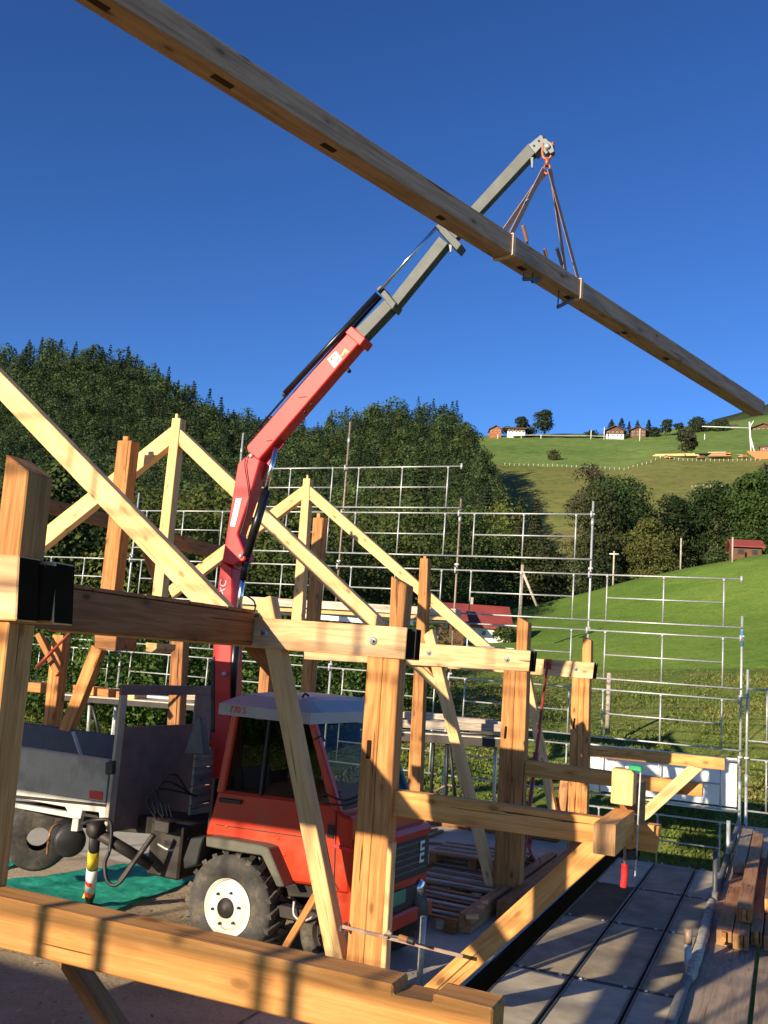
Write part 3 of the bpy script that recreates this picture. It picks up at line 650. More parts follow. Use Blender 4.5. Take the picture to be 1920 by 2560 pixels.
# ================================================================== THE BACK SCAFFOLD
SY = 20.8
def pole_s(X, z0, z1, label, blue=False, rust=False, Y=SY):
    t = thing("scaffold_standard", label, "scaffold pole", (X, Y, z0), "standards of the back scaffold")
    zm = z0 + (z1 - z0) * .52
    tube("lower_tube", [((X, Y, z0), (X, Y, zm))], .029, M_GALV, t); tube("upper_tube", [((X, Y, zm), (X, Y, z1))], .026, M_RUST if rust else M_GALV, t)
    tube("joint", [((X, Y, zm - .12), (X, Y, zm + .12))], .036, M_GALV, t); tube("joint", [((X, Y, z1 - .55), (X, Y, z1 - .42))], .036, M_GALV, t)
    for k, zc in enumerate([z for z in (-.5, 1.3, 2.5, 3.7, 5.0, 6.2, 7.3) if z0 + .3 < z < z1 - .2]):
        obox("coupler", (X - .05, Y - .02, zc), (X + .05, Y - .02, zc), .06, .05, M_GALV, t, bev=.01); tube("coupler_bolt", [((X + .02, Y - .09, zc), (X + .02, Y - .03, zc))], .01, M_RUST, t, 6)
    if blue: tube("blue_band", [((X, Y, z1 - .62), (X, Y, z1 - .3))], .032, M_BLUE, t)
pole_s(-.84, -3, 4.12, "galvanised standard with a blue painted top at the scaffold corner", blue=True)
pole_s(-3.96, -3, 6.5, "tall galvanised standard right of the middle of the back scaffold")
pole_s(-7.04, -3, 6.55, "rusty brown standard right of the hoisted crane arm", rust=True)
pole_s(-10.07, -3, 8.5, "tallest rusty standard reaching above the wooded hill", rust=True)
pole_s(-13.15, -3, 8.3, "galvanised standard hidden behind the red crane arm")
pole_s(-16.27, -3, 6.7, "galvanised standard left of the crane behind the first rafters")
pole_s(-19.35, -3, 5.3, "galvanised standard far left behind the near post")
pole_s(-.72, -1.5, 3.05, "short galvanised standard clamped beside the corner standard", Y=20.78)
ROWS = [(-1.0, 0.0), (.26, 1.22), (1.43, 2.42), (2.65, 3.66), (3.88, 4.87), (5.2, 6.2), (6.33, 7.32)]
BAYS = [(-3.96, -.84, 0, 5, "corner"), (-7.04, -3.96, 1, 6, "second"), (-10.07, -7.04, 1, 7, "third"), (-13.15, -10.07, 2, 7, "fourth"), (-16.27, -13.15, 2, 6, "fifth"), (-19.35, -16.27, 2, 5, "leftmost")]
RN = ["bottom", "first raised", "second raised", "third raised", "fourth raised", "fifth raised", "top"]
proto = {}
def guard(x0, x1, z0, z1, label, Y=SY - .05):
    L = x1 - x0
    t = thing("guardrail_frame", label, "guardrail", (x0, Y, z0), "guardrail frames of the back scaffold"); zm = (z0 + z1) / 2; r = .0185
    tube("top_rail", [((x0, Y, z1), (x1, Y, z1))], r, M_GALV, t, 8); tube("bottom_rail", [((x0, Y, z0), (x1, Y, z0))], r, M_GALV, t, 8)
    a, b, c = x0 + L * .12, x0 + L * .5, x0 + L * .885
    tube("middle_rail", [((a, Y, zm), (c, Y, zm))], r * .9, M_GALV, t, 8)
    for x in (a, b, c): tube("upright", [((x, Y, z0), (x, Y, z1)), ((x, Y, z1 - .06), (x, Y, z1), r * 1.5)], r * .95, M_GALV, t, 8)
    tube("hook", [((x1 - .02, Y, z1 - .07), (x1 - .02, Y, z1 + .07))], .028, M_GALV, t, 8)
    return t
for bi, (x0, x1, lo, hi, bn) in enumerate(BAYS):
    for r in range(lo, hi):
        g = guard(x0, x1, *ROWS[r], "galvanised guardrail frame of the %s bay, %s row" % (bn, RN[r] if r < hi - 1 else "uppermost"))
guard(-.72, 2.35, 1.64, 2.66, "guardrail frame beyond the corner at the right edge, upper one", SY)
guard(-.72, 2.35, .28, 1.28, "guardrail frame beyond the corner at the right edge, lower one", SY)
pole_s(2.35, -3, 3.4, "galvanised standard outside the right picture edge")
t = thing("white_panel", "long white board fixed to the scaffold beyond the third rail", "panel", (-4, SY + .15, .3))
bxm("board", (-4.02, SY + .1, .31), (-.9, SY + .16, 1.26), M_WHITE, t); bxm("edge_strip", (-2.6, SY + .08, .2), (-.9, SY + .18, .27), M_WHITE, t)
# lumber lying high on the scaffold
t = thing("plank_stack", "pale planks and logs laid along the back scaffold above the tie beams", "planks", (-9, 20.2, 3.9))
timber("top_plank", [(600, 1490), (1140, 1522), (1140, 1542), (600, 1510)], 20.2, .35, W_GREY, t)
timber("round_log", [(600, 1514), (1140, 1544), (1140, 1552), (600, 1523)], 20.15, .12, W_FRESH, t)
timber("white_strip", [(748, 1532), (908, 1547), (908, 1558), (748, 1545)], 20.1, .04, M_WHITE, t)
timber("white_strip", [(1015, 1550), (1032, 1551), (1032, 1563), (1015, 1562)], 20.1, .04, M_WHITE, t)
timber("support_deck", [(600, 1524), (1140, 1554), (1140, 1560), (600, 1531)], 20.4, .6, M_GALV, t)
# ================================================================== TIMBER FRAME
def T(name, label, cat, px, Y, t, m, group=None, **k):
    o = timber(name, px, Y, t, m, None, **k); return tag(o, label, cat, group)
def washer(parent, px, py, Y):
    c = onY(px, py, Y - .004); lathe("washer", [(0, -.012), (.03, -.012), (.034, -.006), (.034, .004), (0, .004)], c, (0, -1, 0), M_GALV, parent, 20)
    tube("bolt_head", [(c + Vector((0, -.03, 0)), c)], .012, M_DSTEEL, parent, 6)
def tie(Y, front, label, washers, group="double tie beams", back=.21):
    t = thing("tie_beam", label, "tie beam", onY(*front[1], Y), group)
    timber("front_timber", front, Y, .125, W_TIE, t, endmat=M_BLACK, endidx=(1,))
    bk = timber("back_timber", front, Y, .125, W_TIE, t, endmat=M_BLACK, endidx=(1,))
    mw = PW[bk.name].copy(); mw.translation += Vector((0, back, 0)); bk.matrix_basis = PW[t.name].inverted() @ mw; PW[bk.name] = mw
    xe = onY(*front[1], Y).x; c = onY(*front[1], Y); d = onY(*front[2], Y)
    bxm("gap_fill", (xe - .5, Y + .127, d.z + .012), (max(c.x, d.x) - .003, Y + back - .003, c.z - .02), M_BLACK, t)  # black block fills the gap between the timbers, painting in its shade
    for w in washers: washer(t, *w, Y)
    return t
tie(2.92, [(-420, 1357), (47, 1389), (39, 1552), (-420, 1530)], "nearest double tie beam with black painted ends at the left edge", [])
tie(7.2, [(120, 1509), (1018, 1569), (1012, 1649), (120, 1578)], "second nearest double tie beam, long bright timber across the middle", [(933, 1602), (661, 1583)])
tie(11.5, [(760, 1588), (1327, 1627), (1322, 1679), (760, 1648)], "third double tie beam, behind the bright middle one", [(1267, 1649), (1072, 1632)])
tie(15.4, [(1120, 1631), (1486, 1657), (1481, 1697), (1120, 1671)], "rearmost and smallest double tie beam", [(1439, 1672)])
def lerp2(a, b, t): return (a[0] + (b[0] - a[0]) * t, a[1] + (b[1] - a[1]) * t)
def post(label, upper, lower, Y, t, splits, group="outer posts"):
    r = thing("timber_post", label, "timber post", onY(*lower[3], Y), group)
    if upper: timber("upper_post", upper, Y + .03, t, W_POST, r)
    s = [0] + splits + [1]
    for i in range(len(s) - 1):
        g = .004; a, b = s[i] + (g if i else 0), s[i + 1] - (g if i < len(s) - 2 else 0)
        timber("post_board", [lerp2(lower[0], lower[1], a), lerp2(lower[0], lower[1], b), lerp2(lower[3], lower[2], b), lerp2(lower[3], lower[2], a)], Y + .01 + .006 * (i % 2), t, W_POST, r)
    return r
p0 = post("nearest post with a slanted top at the left edge", [(14, 1134), (70, 1178), (46, 1395), (-16, 1395)], [(-80, 1555), (22, 1555), (-95, 2600), (-210, 2600)], 2.93, .15, [])
p1 = post("large double post in front of the red truck bonnet", [(978, 1440), (1017, 1463), (1007, 1572), (972, 1572)], [(919, 1640), (999, 1640), (948, 2480), (860, 2480)], 7.2, .16, [.49])
p2 = post("double post carrying the third tie beam", [(1293, 1540), (1321, 1557), (1317, 1632), (1290, 1630)], [(1259, 1675), (1318, 1675), (1296, 2330), (1226, 2330)], 11.5, .18, [.5])
p3 = post("rearmost post of pale boards under the smallest tie beam", [(1457, 1590), (1478, 1601), (1477, 1660), (1455, 1659)], [(1430, 1692), (1474, 1692), (1465, 2120), (1416, 2120)], 15.4, .2, [.4, .7])
for pr, (a, b, c, d), Y in ((p1, (917, 1850, 929, 1897), 7.2), (p2, (1262, 1815, 1268, 1847), 11.5), (p3, (1434, 1795, 1439, 1822), 15.4)):
    timber("mortise", [(a, b), (c, b + 1), (c - 3, d), (a - 3, d)], Y + .004, .02, M_BLACK, pr)
timber("pale_batten", [(968, 2112), (980, 2108), (962, 2440), (949, 2440)], 7.14, .10, W_FRESH, p1)
T("rafter", "long thick rafter sloping down from the upper left corner", "rafter", [(-80, 848), (585, 1530), (502, 1530), (-80, 917)], 7.33, .12, W_FRESH, "rafters")
T("rafter", "right rafter of the middle gable passing behind the crane arm", "rafter", [(447, 1070), (965, 1560), (925, 1575), (445, 1112)], 11.5, .15, W_FRESH, "rafters")
T("rafter", "left rafter of the middle gable running down behind the near post", "rafter", [(428, 1066), (424, 1112), (-20, 1473), (-20, 1422)], 11.5, .15, W_FRESH, "rafters")
T("rafter", "right rafter of the rear gable reaching the third tie beam", "rafter", [(772, 1213), (1228, 1616), (1190, 1616), (772, 1248)], 15.4, .14, W_FRESH, "rafters")
T("rafter", "left rafter of the rear gable crossing behind the crane arm", "rafter", [(758, 1213), (755, 1248), (430, 1494), (418, 1468)], 15.4, .14, W_FRESH, "rafters")
def kingp(label, px, ten, Y, t, m=W_FRESH):
    r = thing("king_post", label, "timber post", onY(*px[3], Y), "king posts"); timber("post", px, Y - .02, t, m, r); timber("tenon", ten, Y + .04, .05, m, r)
kingp("king post of the middle gable with a small tenon on top", [(430, 1045), (451, 1045), (403, 1500), (378, 1500)], [(438, 1034), (444, 1034), (443, 1050), (437, 1050)], 11.5, .16)
kingp("king post of the rear gable with a small tenon on top", [(758, 1196), (775, 1196), (752, 1570), (726, 1570)], [(766, 1187), (770, 1187), (770, 1199), (765, 1199)], 15.4, .16)
kingp("thick upright post with a tenon behind the thick rafter", [(294, 1101), (329, 1101), (283, 1500), (247, 1500)], [(307, 1090), (320, 1090), (319, 1104), (306, 1104)], 11.0, .2, W_POST)
kingp("brown upright post with a stub tenon between the two gables", [(783, 1294), (809, 1294), (770, 1800), (746, 1800)], [(792, 1283), (800, 1283), (799, 1298), (791, 1298)], 15.0, .2, W_POST)
kingp("slim pale upright post right of the large double post", [(1050, 1396), (1070, 1396), (1046, 2080), (1012, 2080)], [(1058, 1390), (1065, 1390), (1065, 1400), (1058, 1400)], 15.3, .18, W_POST)
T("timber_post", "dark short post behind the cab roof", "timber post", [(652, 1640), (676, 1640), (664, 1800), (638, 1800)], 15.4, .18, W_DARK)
T("brace", "steep diagonal brace leaning in front of the truck cab", "brace", [(638, 1500), (676, 1489), (865, 2445), (824, 2445)], 7.225, .135, W_FRESH, "diagonal braces")
T("brace", "steep diagonal brace left of the second double post", "brace", [(1058, 1588), (1080, 1572), (1249, 2268), (1226, 2268)], 11.53, .14, W_FRESH, "diagonal braces")
T("brace", "steep diagonal brace behind the red steel prop", "brace", [(1303, 1690), (1325, 1690), (1398, 2070), (1379, 2070)], 15.43, .14, W_FRESH, "diagonal braces")
T("brace", "reddish leaning brace beside the rearmost post", "brace", [(1401, 1945), (1422, 1945), (1409, 2070), (1384, 2070)], 15.6, .14, W_RED, "diagonal braces")
T("brace", "long heavy brace rising to the stub beam on the right", "brace", [(1463, 2100), (1548, 2108), (1118, 2490), (1033, 2490)], 7.26, .12, W_RAIL, "diagonal braces")
T("brace", "short brace leaning up to the right under the third rail", "brace", [(1597, 2062), (1622, 2046), (1757, 1923), (1722, 1913), (1598, 2028)], 11.36, .1, W_FRESH, "diagonal braces")
T("brace", "small knee brace under the third tie beam", "brace", [(1020, 1660), (1066, 1664), (1097, 1712), (1091, 1728)], 11.57, .09, W_FRESH, "diagonal braces")
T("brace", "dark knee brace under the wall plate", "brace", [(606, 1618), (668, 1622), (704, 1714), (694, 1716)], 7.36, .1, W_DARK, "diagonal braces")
T("brace", "short brace left of the king post of the middle gable", "brace", [(350, 1372), (364, 1378), (393, 1442), (384, 1462)], 11.6, .1, W_POST, "diagonal braces")
T("brace", "bright brace leaning down to the truck bed", "brace", [(228, 1612), (253, 1626), (173, 1830), (146, 1824)], 9.4, .12, W_POST, "diagonal braces")
T("brace", "thin crossing brace beside the left double post", "brace", [(86, 1588), (97, 1581), (147, 1680), (137, 1692)], 9.3, .08, W_POST, "diagonal braces")
T("brace", "shaded brace running down below the nearest rail beam", "brace", [(118, 2372), (160, 2382), (330, 2640), (285, 2640)], 3.55, .1, W_DARK, "diagonal braces")  # dark wood puts shade into the brace's colour
# rails
T("rail_beam", "nearest rail beam with a notch, lit across the bottom", "rail beam", [(-60, 2229), (982, 2462), (982, 2488), (1081, 2508), (1081, 2485), (1233, 2523), (1223, 2671), (-60, 2357)], 2.92, .135, W_RAIL, "horizontal rail beams")
T("rail_beam", "rail beam from the large double post to the stub beam", "rail beam", [(950, 1971), (1649, 2066), (1640, 2133), (950, 2035)], 7.28, .13, W_RAIL, "horizontal rail beams")
T("rail_beam", "rail beam at the second double post behind the stub post", "rail beam", [(1290, 1898), (1757, 1960), (1755, 1993), (1290, 1938)], 11.56, .13, W_RAIL, "horizontal rail beams")
T("rail_beam", "rearmost rail beam in front of the white panel", "rail beam", [(1460, 1862), (1812, 1896), (1812, 1926), (1460, 1890)], 15.46, .13, W_RAIL, "horizontal rail beams")
o = bxm("stub_beam", (-1.145, 6.45, 1.60), (-1.0, 7.27, 1.795), W_RAIL, None, .006, 1); tag(o, "short beam end pointing at the viewer with brown end grain", "beam stub")
o = bxm("end_grain_cap", (-1.143, 6.444, 1.602), (-1.002, 6.452, 1.793), M_ENDG, o, .002, 2)
T("stub_post", "short square post standing on the beam end with a clamp", "post stub", [(1530, 1920), (1585, 1927), (1581, 2016), (1526, 2008)], 7.12, .17, W_FRESH)
o = bxm("stub_beam", (-1.0 - .13, 7.42, 1.62), (-1.0, 7.85, 1.95), W_DARK, None, .006, 1); tag(o, "dark beam stub hidden behind the short square post", "beam stub")
# wall plate and floor boards
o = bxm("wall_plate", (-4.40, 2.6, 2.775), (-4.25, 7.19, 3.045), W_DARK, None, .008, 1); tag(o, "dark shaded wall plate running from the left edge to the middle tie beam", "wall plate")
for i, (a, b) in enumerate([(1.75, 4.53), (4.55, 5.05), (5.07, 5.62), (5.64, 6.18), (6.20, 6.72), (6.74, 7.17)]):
    o = bxm("floor_board", ((-11.2 if i < 3 else -8.3) + .25 * (i % 3), a, 3.05), (-4.245, b, 3.074 + .004 * (i % 2)), W_DARK, None, .004, 0)  # unseen lengths are set for the shade they cast on cab and bed
    tag(o, "board laid over the wall plate, %s from the left" % ["first", "second", "third", "fourth", "fifth", "last"][i], "floor board", "boards lying on the wall plate")
def d2(name, label, X, pa, pb, w, h, m, cat="purlin"):
    a = onX(*pa, X); b = onX(*pb, X); z = (a.z + b.z) / 2; o = bxm(name, (X - w, a.y, z - h), (X, b.y, z), m, None, .006, 1); return tag(o, label, cat)
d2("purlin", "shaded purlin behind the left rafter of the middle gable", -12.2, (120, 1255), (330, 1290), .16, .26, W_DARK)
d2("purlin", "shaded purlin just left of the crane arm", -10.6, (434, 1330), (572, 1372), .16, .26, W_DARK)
T("cross_beam", "dark cross beam end hanging below the wall plate", "cross beam", [(236, 1584), (291, 1588), (288, 1626), (236, 1620)], 9.2, .4, W_DARK)
T("cross_beam", "small pale rounded beam end below the wall plate", "cross beam", [(364, 1606), (392, 1608), (391, 1622), (378, 1631), (364, 1628)], 9.6, .4, W_FRESH)
pl = post("bright double post seen under the wall plate on the left", None, [(131, 1586), (158, 1588), (130, 1850), (101, 1850)], 9.5, .15, [.45])
T("timber_post", "dark post behind the grey headboard of the truck bed", "timber post", [(428, 1600), (458, 1600), (444, 1870), (414, 1870)], 11.0, .16, W_DARK)
T("cross_beam", "pale beam stub at the left edge behind the near post", "cross beam", [(66, 1705), (102, 1708), (100, 1732), (66, 1729)], 12.0, .2, W_POST)
# ------------------------------------------------------------------ steel props
def prop(label, A, B, thick=.03):
    t = thing("steel_prop", label, "steel prop", B, "red steel props"); A = Vector(A); B = Vector(B); M = A.lerp(B, .48)
    tube("inner_tube", [(A, M)], thick * .8, M_PROP, t); tube("outer_tube", [(M, B)], thick, M_PROP, t)
    tube("collar", [(A.lerp(B, .46), A.lerp(B, .53))], thick * 1.5, M_PROP, t); obox("head_plate", A + Vector((0, 0, .06)), A + Vector((0, 0, -.1)), .13, .012, M_PROP, t, hint=(0, 1, 0))
    obox("foot_plate", B + Vector((-.08, 0, 0)), B + Vector((.08, 0, 0)), .14, .01, M_PROP, t); c = A.lerp(B, .49)
    path_tube("handle", [c + Vector((-.09, -.03, .05)), c + Vector((-.12, -.04, -.03)), c + Vector((.0, -.06, -.05)), c + Vector((.12, -.04, -.03)), c + Vector((.09, -.03, .05))], .008, M_PROP, t, 6)
prop("red steel prop leaning against the rearmost tie beam", onY(1369, 1657, 15.3), onZ(1296, 2235, .02))
prop("short red steel prop leaning under the second double post", onY(1318, 2100, 13.4), onZ(1345, 2200, .02), .026)
t = thing("steel_prop", "thin red steel prop seen below the wall plate on the left", "steel prop", onY(96, 1665, 9.2), "red steel props"); A_ = onY(175, 1582, 9.2); B_ = onY(92, 1668, 9.2); tube("inner_tube", [(A_, A_.lerp(B_, .5))], .018, M_PROP, t); tube("outer_tube", [(A_.lerp(B_, .5), B_)], .024, M_PROP, t)
# ================================================================== HOISTED BEAM
BD = Vector((math.sin(math.radians(19)), math.cos(math.radians(19)), 0)); BN = Vector((-BD.y, BD.x, 0))   # BN points away from the viewer
BO = onY(1360, 683, 9.0)
def onB(px, py, off=0): return onP(px, py, BO + BN * off, BN)
bz = (onB(741, 300).z + onB(1500, 770).z) / 2
def bpt(px, py, dz=0): p = onB(px, py); return Vector((p.x, p.y, bz + dz))
bA = bpt(40, -134); bB = bpt(1912, 1045); BH, BW = .205, .215
t_beam = thing("hoisted_beam", "very long brown timber beam hanging in the sky from the crane", "timber beam", BO)
extrude_poly("beam", [bA, bB, bB + Vector((0, 0, BH)), bA + Vector((0, 0, BH))], BN * BW, W_BEAM, t_beam, .008)
for px, py, L in ((545, 210, .2), (815, 372, .16), (1098, 546, .1), (1302, 672, .12), (1418, 745, .12), (1562, 832, .1), (1672, 896, .12), (233, 20, .16)):
    p = onZ(px, py, bz - .002); q = BO + BD * (p - BO).dot(BD) + BN * BW * .5; q.z = bz - .003
    obox("mortise", q - BD * L * .45, q + BD * L * .45, .055, .004, M_SLOT, t_beam, bev=0)
HOOK = onY(1368, 402, 9.0)
def band(name, label, px, py, top):
    """one textile sling: choker round the beam + two legs up to the hook"""
    c = bpt(px, py); w = .05; e = .008; s = thing(name, label, "lifting sling", c, "textile slings")
    for (a, b, h) in (((c - BN * e + Vector((0, 0, -e))), (c - BN * e + Vector((0, 0, BH + e))), BN), ((c - BN * e + Vector((0, 0, -e))), (c + BN * (BW + e) + Vector((0, 0, -e))), Vector((0, 0, 1))),
                      ((c - BN * e + Vector((0, 0, BH + e))), (c + BN * (BW + e) + Vector((0, 0, BH + e))), Vector((0, 0, 1))), ((c + BN * (BW + e) + Vector((0, 0, -e))), (c + BN * (BW + e) + Vector((0, 0, BH + e))), BN)):
        obox("loop_band", a, b, w, .012, M_STRAP2, s, hint=h, bev=.003)
    for k in (-1, 1):
        a = c + BN * (BW * .5 + k * .07) + Vector((0, 0, BH + e)); obox("leg", a, top + BD * .02 * k + Vector((0, 0, 0)), .06, .008, M_STRAP, s, hint=BN, bev=.002)
    return s
s1 = band("sling", "left webbing sling with a small blue tag round the hoisted beam", 1282, 636, HOOK + Vector((-.02, 0, -.1)))
s2 = band("sling", "right webbing sling round the hoisted beam", 1452, 740, HOOK + Vector((.03, 0, -.1)))
a = bpt(1282, 636) + Vector((0, 0, BH)); q = a.lerp(HOOK, .40); obox("tag", q + Vector((-.02, -.04, 0)), q + Vector((.02, -.04, .03)), .03, .01, M_BLUE, s1)
# hook and shackle
t = thing("crane_hook", "orange rusty swivel hook hanging at the crane tip", "hook", HOOK)
path_tube("shackle", [HOOK + Vector((-.05, 0, .20)), HOOK + Vector((-.055, 0, .1)), HOOK + Vector((-.03, 0, .03)), HOOK + Vector((.03, 0, .03)), HOOK + Vector((.055, 0, .1)), HOOK + Vector((.05, 0, .20))], .016, M_SHACK, t)
tube("swivel", [(HOOK + Vector((0, 0, .03)), HOOK + Vector((0, 0, -.06)))], .025, M_SHACK, t)
path_tube("ring", [HOOK + Vector((0, 0, -.03)), HOOK + Vector((-.035, 0, -.08)), HOOK + Vector((0, 0, -.15)), HOOK + Vector((.035, 0, -.08)), HOOK + Vector((0, 0, -.03))], .012, M_SHACK, t)
# screw clamps on the beam
def bclamp(label, hpx, jpx, handm):
    top = onB(*hpx[0], BW * .5); low = onB(*hpx[1], BW * .5); t = thing("screw_clamp", label, "screw clamp", low, "screw clamps on the hoisted beam")
    path_tube("handle", [top, top.lerp(low, .5), low], .018, handm, t); tube("spindle", [(low, low + Vector((.02, 0, -.12)))], .009, M_CHROME, t)
    j0 = onB(*jpx[0], BW * .3); j1 = onB(*jpx[1], BW * .3); bar = (j0.x, j0.y, j0.z)
    obox("jaw", j0, j1, .03, .035, M_DSTEEL, t, bev=.004); obox("bar", j0, j0 + Vector((-.02, .12, .35)), .012, .03, M_DSTEEL, t, bev=.002)
bclamp("screw clamp with a brown handle above the beam", ((1307, 563), (1318, 604)), ((1308, 698), (1350, 698)), M_WOODH)
bclamp("screw clamp with a dark handle beside the right sling", ((1392, 620), (1405, 662)), ((1394, 768), (1432, 748)), M_INK)
bclamp("screw clamp with only its handle tip showing between the others", ((1361, 622), (1366, 642)), ((1330, 704), (1344, 702)), M_WOODH)
# ================================================================== LOADER CRANE (boom plane Y ~ 8.95)
CY = 8.95
cr = thing("loader_crane", "red folding loader crane with grey telescopic arm behind the truck cab", "loader crane", onY(555, 1780, CY))
def CP(name, px, t, m, off=0, par=cr, **k): return timber(name, px, CY + off, t, m, par, **k)
CP("mast", [(520, 2010), (574, 2010), (580, 1420), (552, 1400), (534, 1540)], .24, M_CRED, bev=.012)
CP("inner_boom", [(554, 1405), (594, 1159), (623, 1133), (650, 1149), (640, 1185), (623, 1245), (593, 1335), (613, 1386), (612, 1400), (583, 1413)], .20, M_CRED, -.02, bev=.012)
CP("outer_boom", [(616, 1116), (880, 812), (908, 845), (645, 1151), (619, 1130)], .19, M_CRED, .01, bev=.012)
CP("boom_collar", [(860, 829), (875, 812), (913, 845), (899, 864)], .23, M_CRED, -.02, bev=.008)
CP("telescope_arm", [(878, 832), (974, 736), (992, 757), (902, 852)], .15, M_STEEL, .03, bev=.006)
CP("arm_collar", [(940, 722), (952, 712), (990, 758), (980, 774)], .2, M_STEEL, .01, bev=.006)
CP("telescope_arm", [(974, 748), (1098, 590), (1120, 608), (990, 768)], .12, M_STEEL, .045, bev=.005)
CP("arm_collar", [(1086, 566), (1100, 556), (1154, 610), (1142, 626), (1126, 610)], .17, M_STEEL, .02, bev=.006)
CP("telescope_arm", [(1110, 590), (1322, 357), (1342, 377), (1130, 606)], .09, M_STEEL, .06, bev=.004)
hd = CP("arm_head", [(1320, 362), (1352, 336), (1372, 352), (1381, 372), (1364, 386), (1352, 368), (1338, 384)], .13, M_DSTEEL, .04, bev=.004)
for x, y in ((1359, 343), (1347, 352), (1335, 364)): CP("bolt_hole", [(x - 3, y), (x, y - 3), (x + 3, y), (x, y + 3)], .01, M_BLACK, .033, hd, bev=0)
CP("head_lug", [(1368, 350), (1380, 358), (1386, 378), (1376, 384), (1366, 372)], .05, M_DSTEEL, .0, bev=.003)
pin = onY(1369, 367, CY); lathe("head_pin", [(0, -.03), (.028, -.03), (.028, .1), (0, .1)], pin, (0, 1, 0), M_GALV, cr, 20)
CP("grease_lever", [(1326, 393), (1333, 393), (1332, 418), (1329, 420)], .02, M_DSTEEL, .05, bev=0)
CP("grease_lever", [(1122, 612), (1130, 610), (1128, 630), (1125, 630)], .02, M_DSTEEL, .05, bev=0)
def ct(name, a, b, r, m, off, seg=16): return tube(name, [(onY(*a, CY + off), onY(*b, CY + off))], r, m, cr, seg)
ct("cylinder", (712, 984), (944, 735), .033, M_CYL, -.02); ct("cylinder", (736, 984), (952, 742), .022, M_CYL, .08); ct("cylinder_rod", (946, 730), (1092, 568), .017, M_CHROME, -.01)
ct("cylinder_eye", (707, 990), (720, 976), .02, M_STEEL, -.02); ct("hydraulic_pipe", (616, 1104), (866, 816), .012, M_CYL, .04); ct("hydraulic_pipe", (622, 1112), (872, 824), .010, M_DSTEEL, .1)
ct("lift_cylinder", (666, 1226), (616, 1392), .050, M_CYL, .02); ct("lift_cylinder_rod", (690, 1120), (664, 1226), .028, M_CHROME, .02)
ct("main_cylinder", (616, 1395), (608, 1450), .040, M_CYL, .05); ct("main_cylinder_rod", (610, 1420), (592, 1560), .032, M_CHROME, .05); ct("main_cylinder", (594, 1545), (575, 1790), .048, M_CYL, .05)
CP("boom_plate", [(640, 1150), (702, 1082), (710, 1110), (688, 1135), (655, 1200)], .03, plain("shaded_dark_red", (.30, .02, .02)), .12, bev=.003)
for x, y in ((602, 1390), (628, 1140), (561, 1685)):
    lathe("pivot_pin", [(0, -.02), (.022, -.02), (.026, 0), (.026, .02)], onY(x, y, CY - .02), (0, 1, 0), M_GALV, cr, 18)
CP("white_plate", [(590, 1246), (604, 1246), (587, 1317), (575, 1315)], .004, M_WHITE, -.026, bev=0)
CP("white_sticker", [(818, 898), (840, 877), (855, 897), (836, 920)], .004, M_WHITE, .004, bev=0)
c = onY(837, 898, CY + .002); lathe("sticker_ring", [(.040, -.003), (.046, -.003), (.046, .001), (.040, .001)], c, (0, 1, 0), M_INK, cr, 30)
obox("sticker_line", c + Vector((-.034, -.003, -.002)), c + Vector((.034, -.003, .002)), .004, .005, M_INK, cr, hint=(0, 0, 1), bev=0)
CP("warning_triangle", [(851, 892), (862, 871), (872, 880)], .004, M_YEL, .004, bev=0)
CP("warning_mark", [(859, 884), (863, 878), (865, 880), (861, 886)], .003, M_INK, .0005, bev=0)
text("lettering", "C", onY(558, 1458, CY - .004), (.15, 0, 1), (-1, 0, .15), .12, M_WHITE, cr); text("lettering", "X", onY(555, 1477, CY - .004), (.3, 0, 1), (-1, 0, .3), .10, M_WHITE, cr)
for x, y in ((870, 924), (776, 1008), (760, 1026)):
    p = onY(x, y, CY + .05); tube("lock_knob", [(p, p + Vector((.03, -.02, -.03)), .022 if x == 870 else .012)], .02, M_INK, cr, 10)
for k, (a, b) in enumerate([((746, 985), (766, 985)), ((664, 1090), (680, 1094))]):
    CP("weld_step", [a, (a[0] + 4, a[1]), (b[0], b[1] + 6), (a[0], b[1] + 8)], .01, M_CRED, -.004, bev=0)
path_tube("hose", [onY(625, 1130, CY - .03), onY(612, 1160, CY - .05), onY(622, 1250, CY - .04), onY(600, 1340, CY - .03)], .007, M_RUBB, cr, 6)
path_tube("hose", [onY(618, 1490, CY - .1), onY(636, 1505, CY - .16), onY(634, 1530, CY - .1), onY(600, 1560, CY)], .009, M_RUBB, cr, 6)
CP("mast_plate", [(526, 1650), (536, 1640), (536, 1830), (526, 1830)], .2, M_INK, -.01)
# ================================================================== TRUCK
TA = math.radians(5); TU = Vector((math.cos(TA), -math.sin(TA), 0)); TN = Vector((math.sin(TA), math.cos(TA), 0)); TO = Vector((-4.62, 7.80, 0)); TW = 1.5
tr = thing("truck", "small orange red crane truck with a grey roof behind the timber posts", "truck", TO)
def tp(px, py, off=0): return onP(px, py, TO + TN * off, TN)
def TP(name, px, t, m, off=0, par=None, bev=.01): return extrude_poly(name, [tp(x, y, off) for x, y in px], TN * t, m, par or tr, bev)
def tloc(u, n, z): return TO + TU * u + TN * n + Vector((0, 0, z))
def luz(px, py, off=0): p = tp(px, py, off) - TO; return p.dot(TU), p.z
def hx(x, y): return (400 + x * .42194, 1650 + y * .42194)
def TH(name, pts, t, m, off=0, par=None, bev=.01): return TP(name, [hx(*p) for p in pts], t, m, off, par, bev)
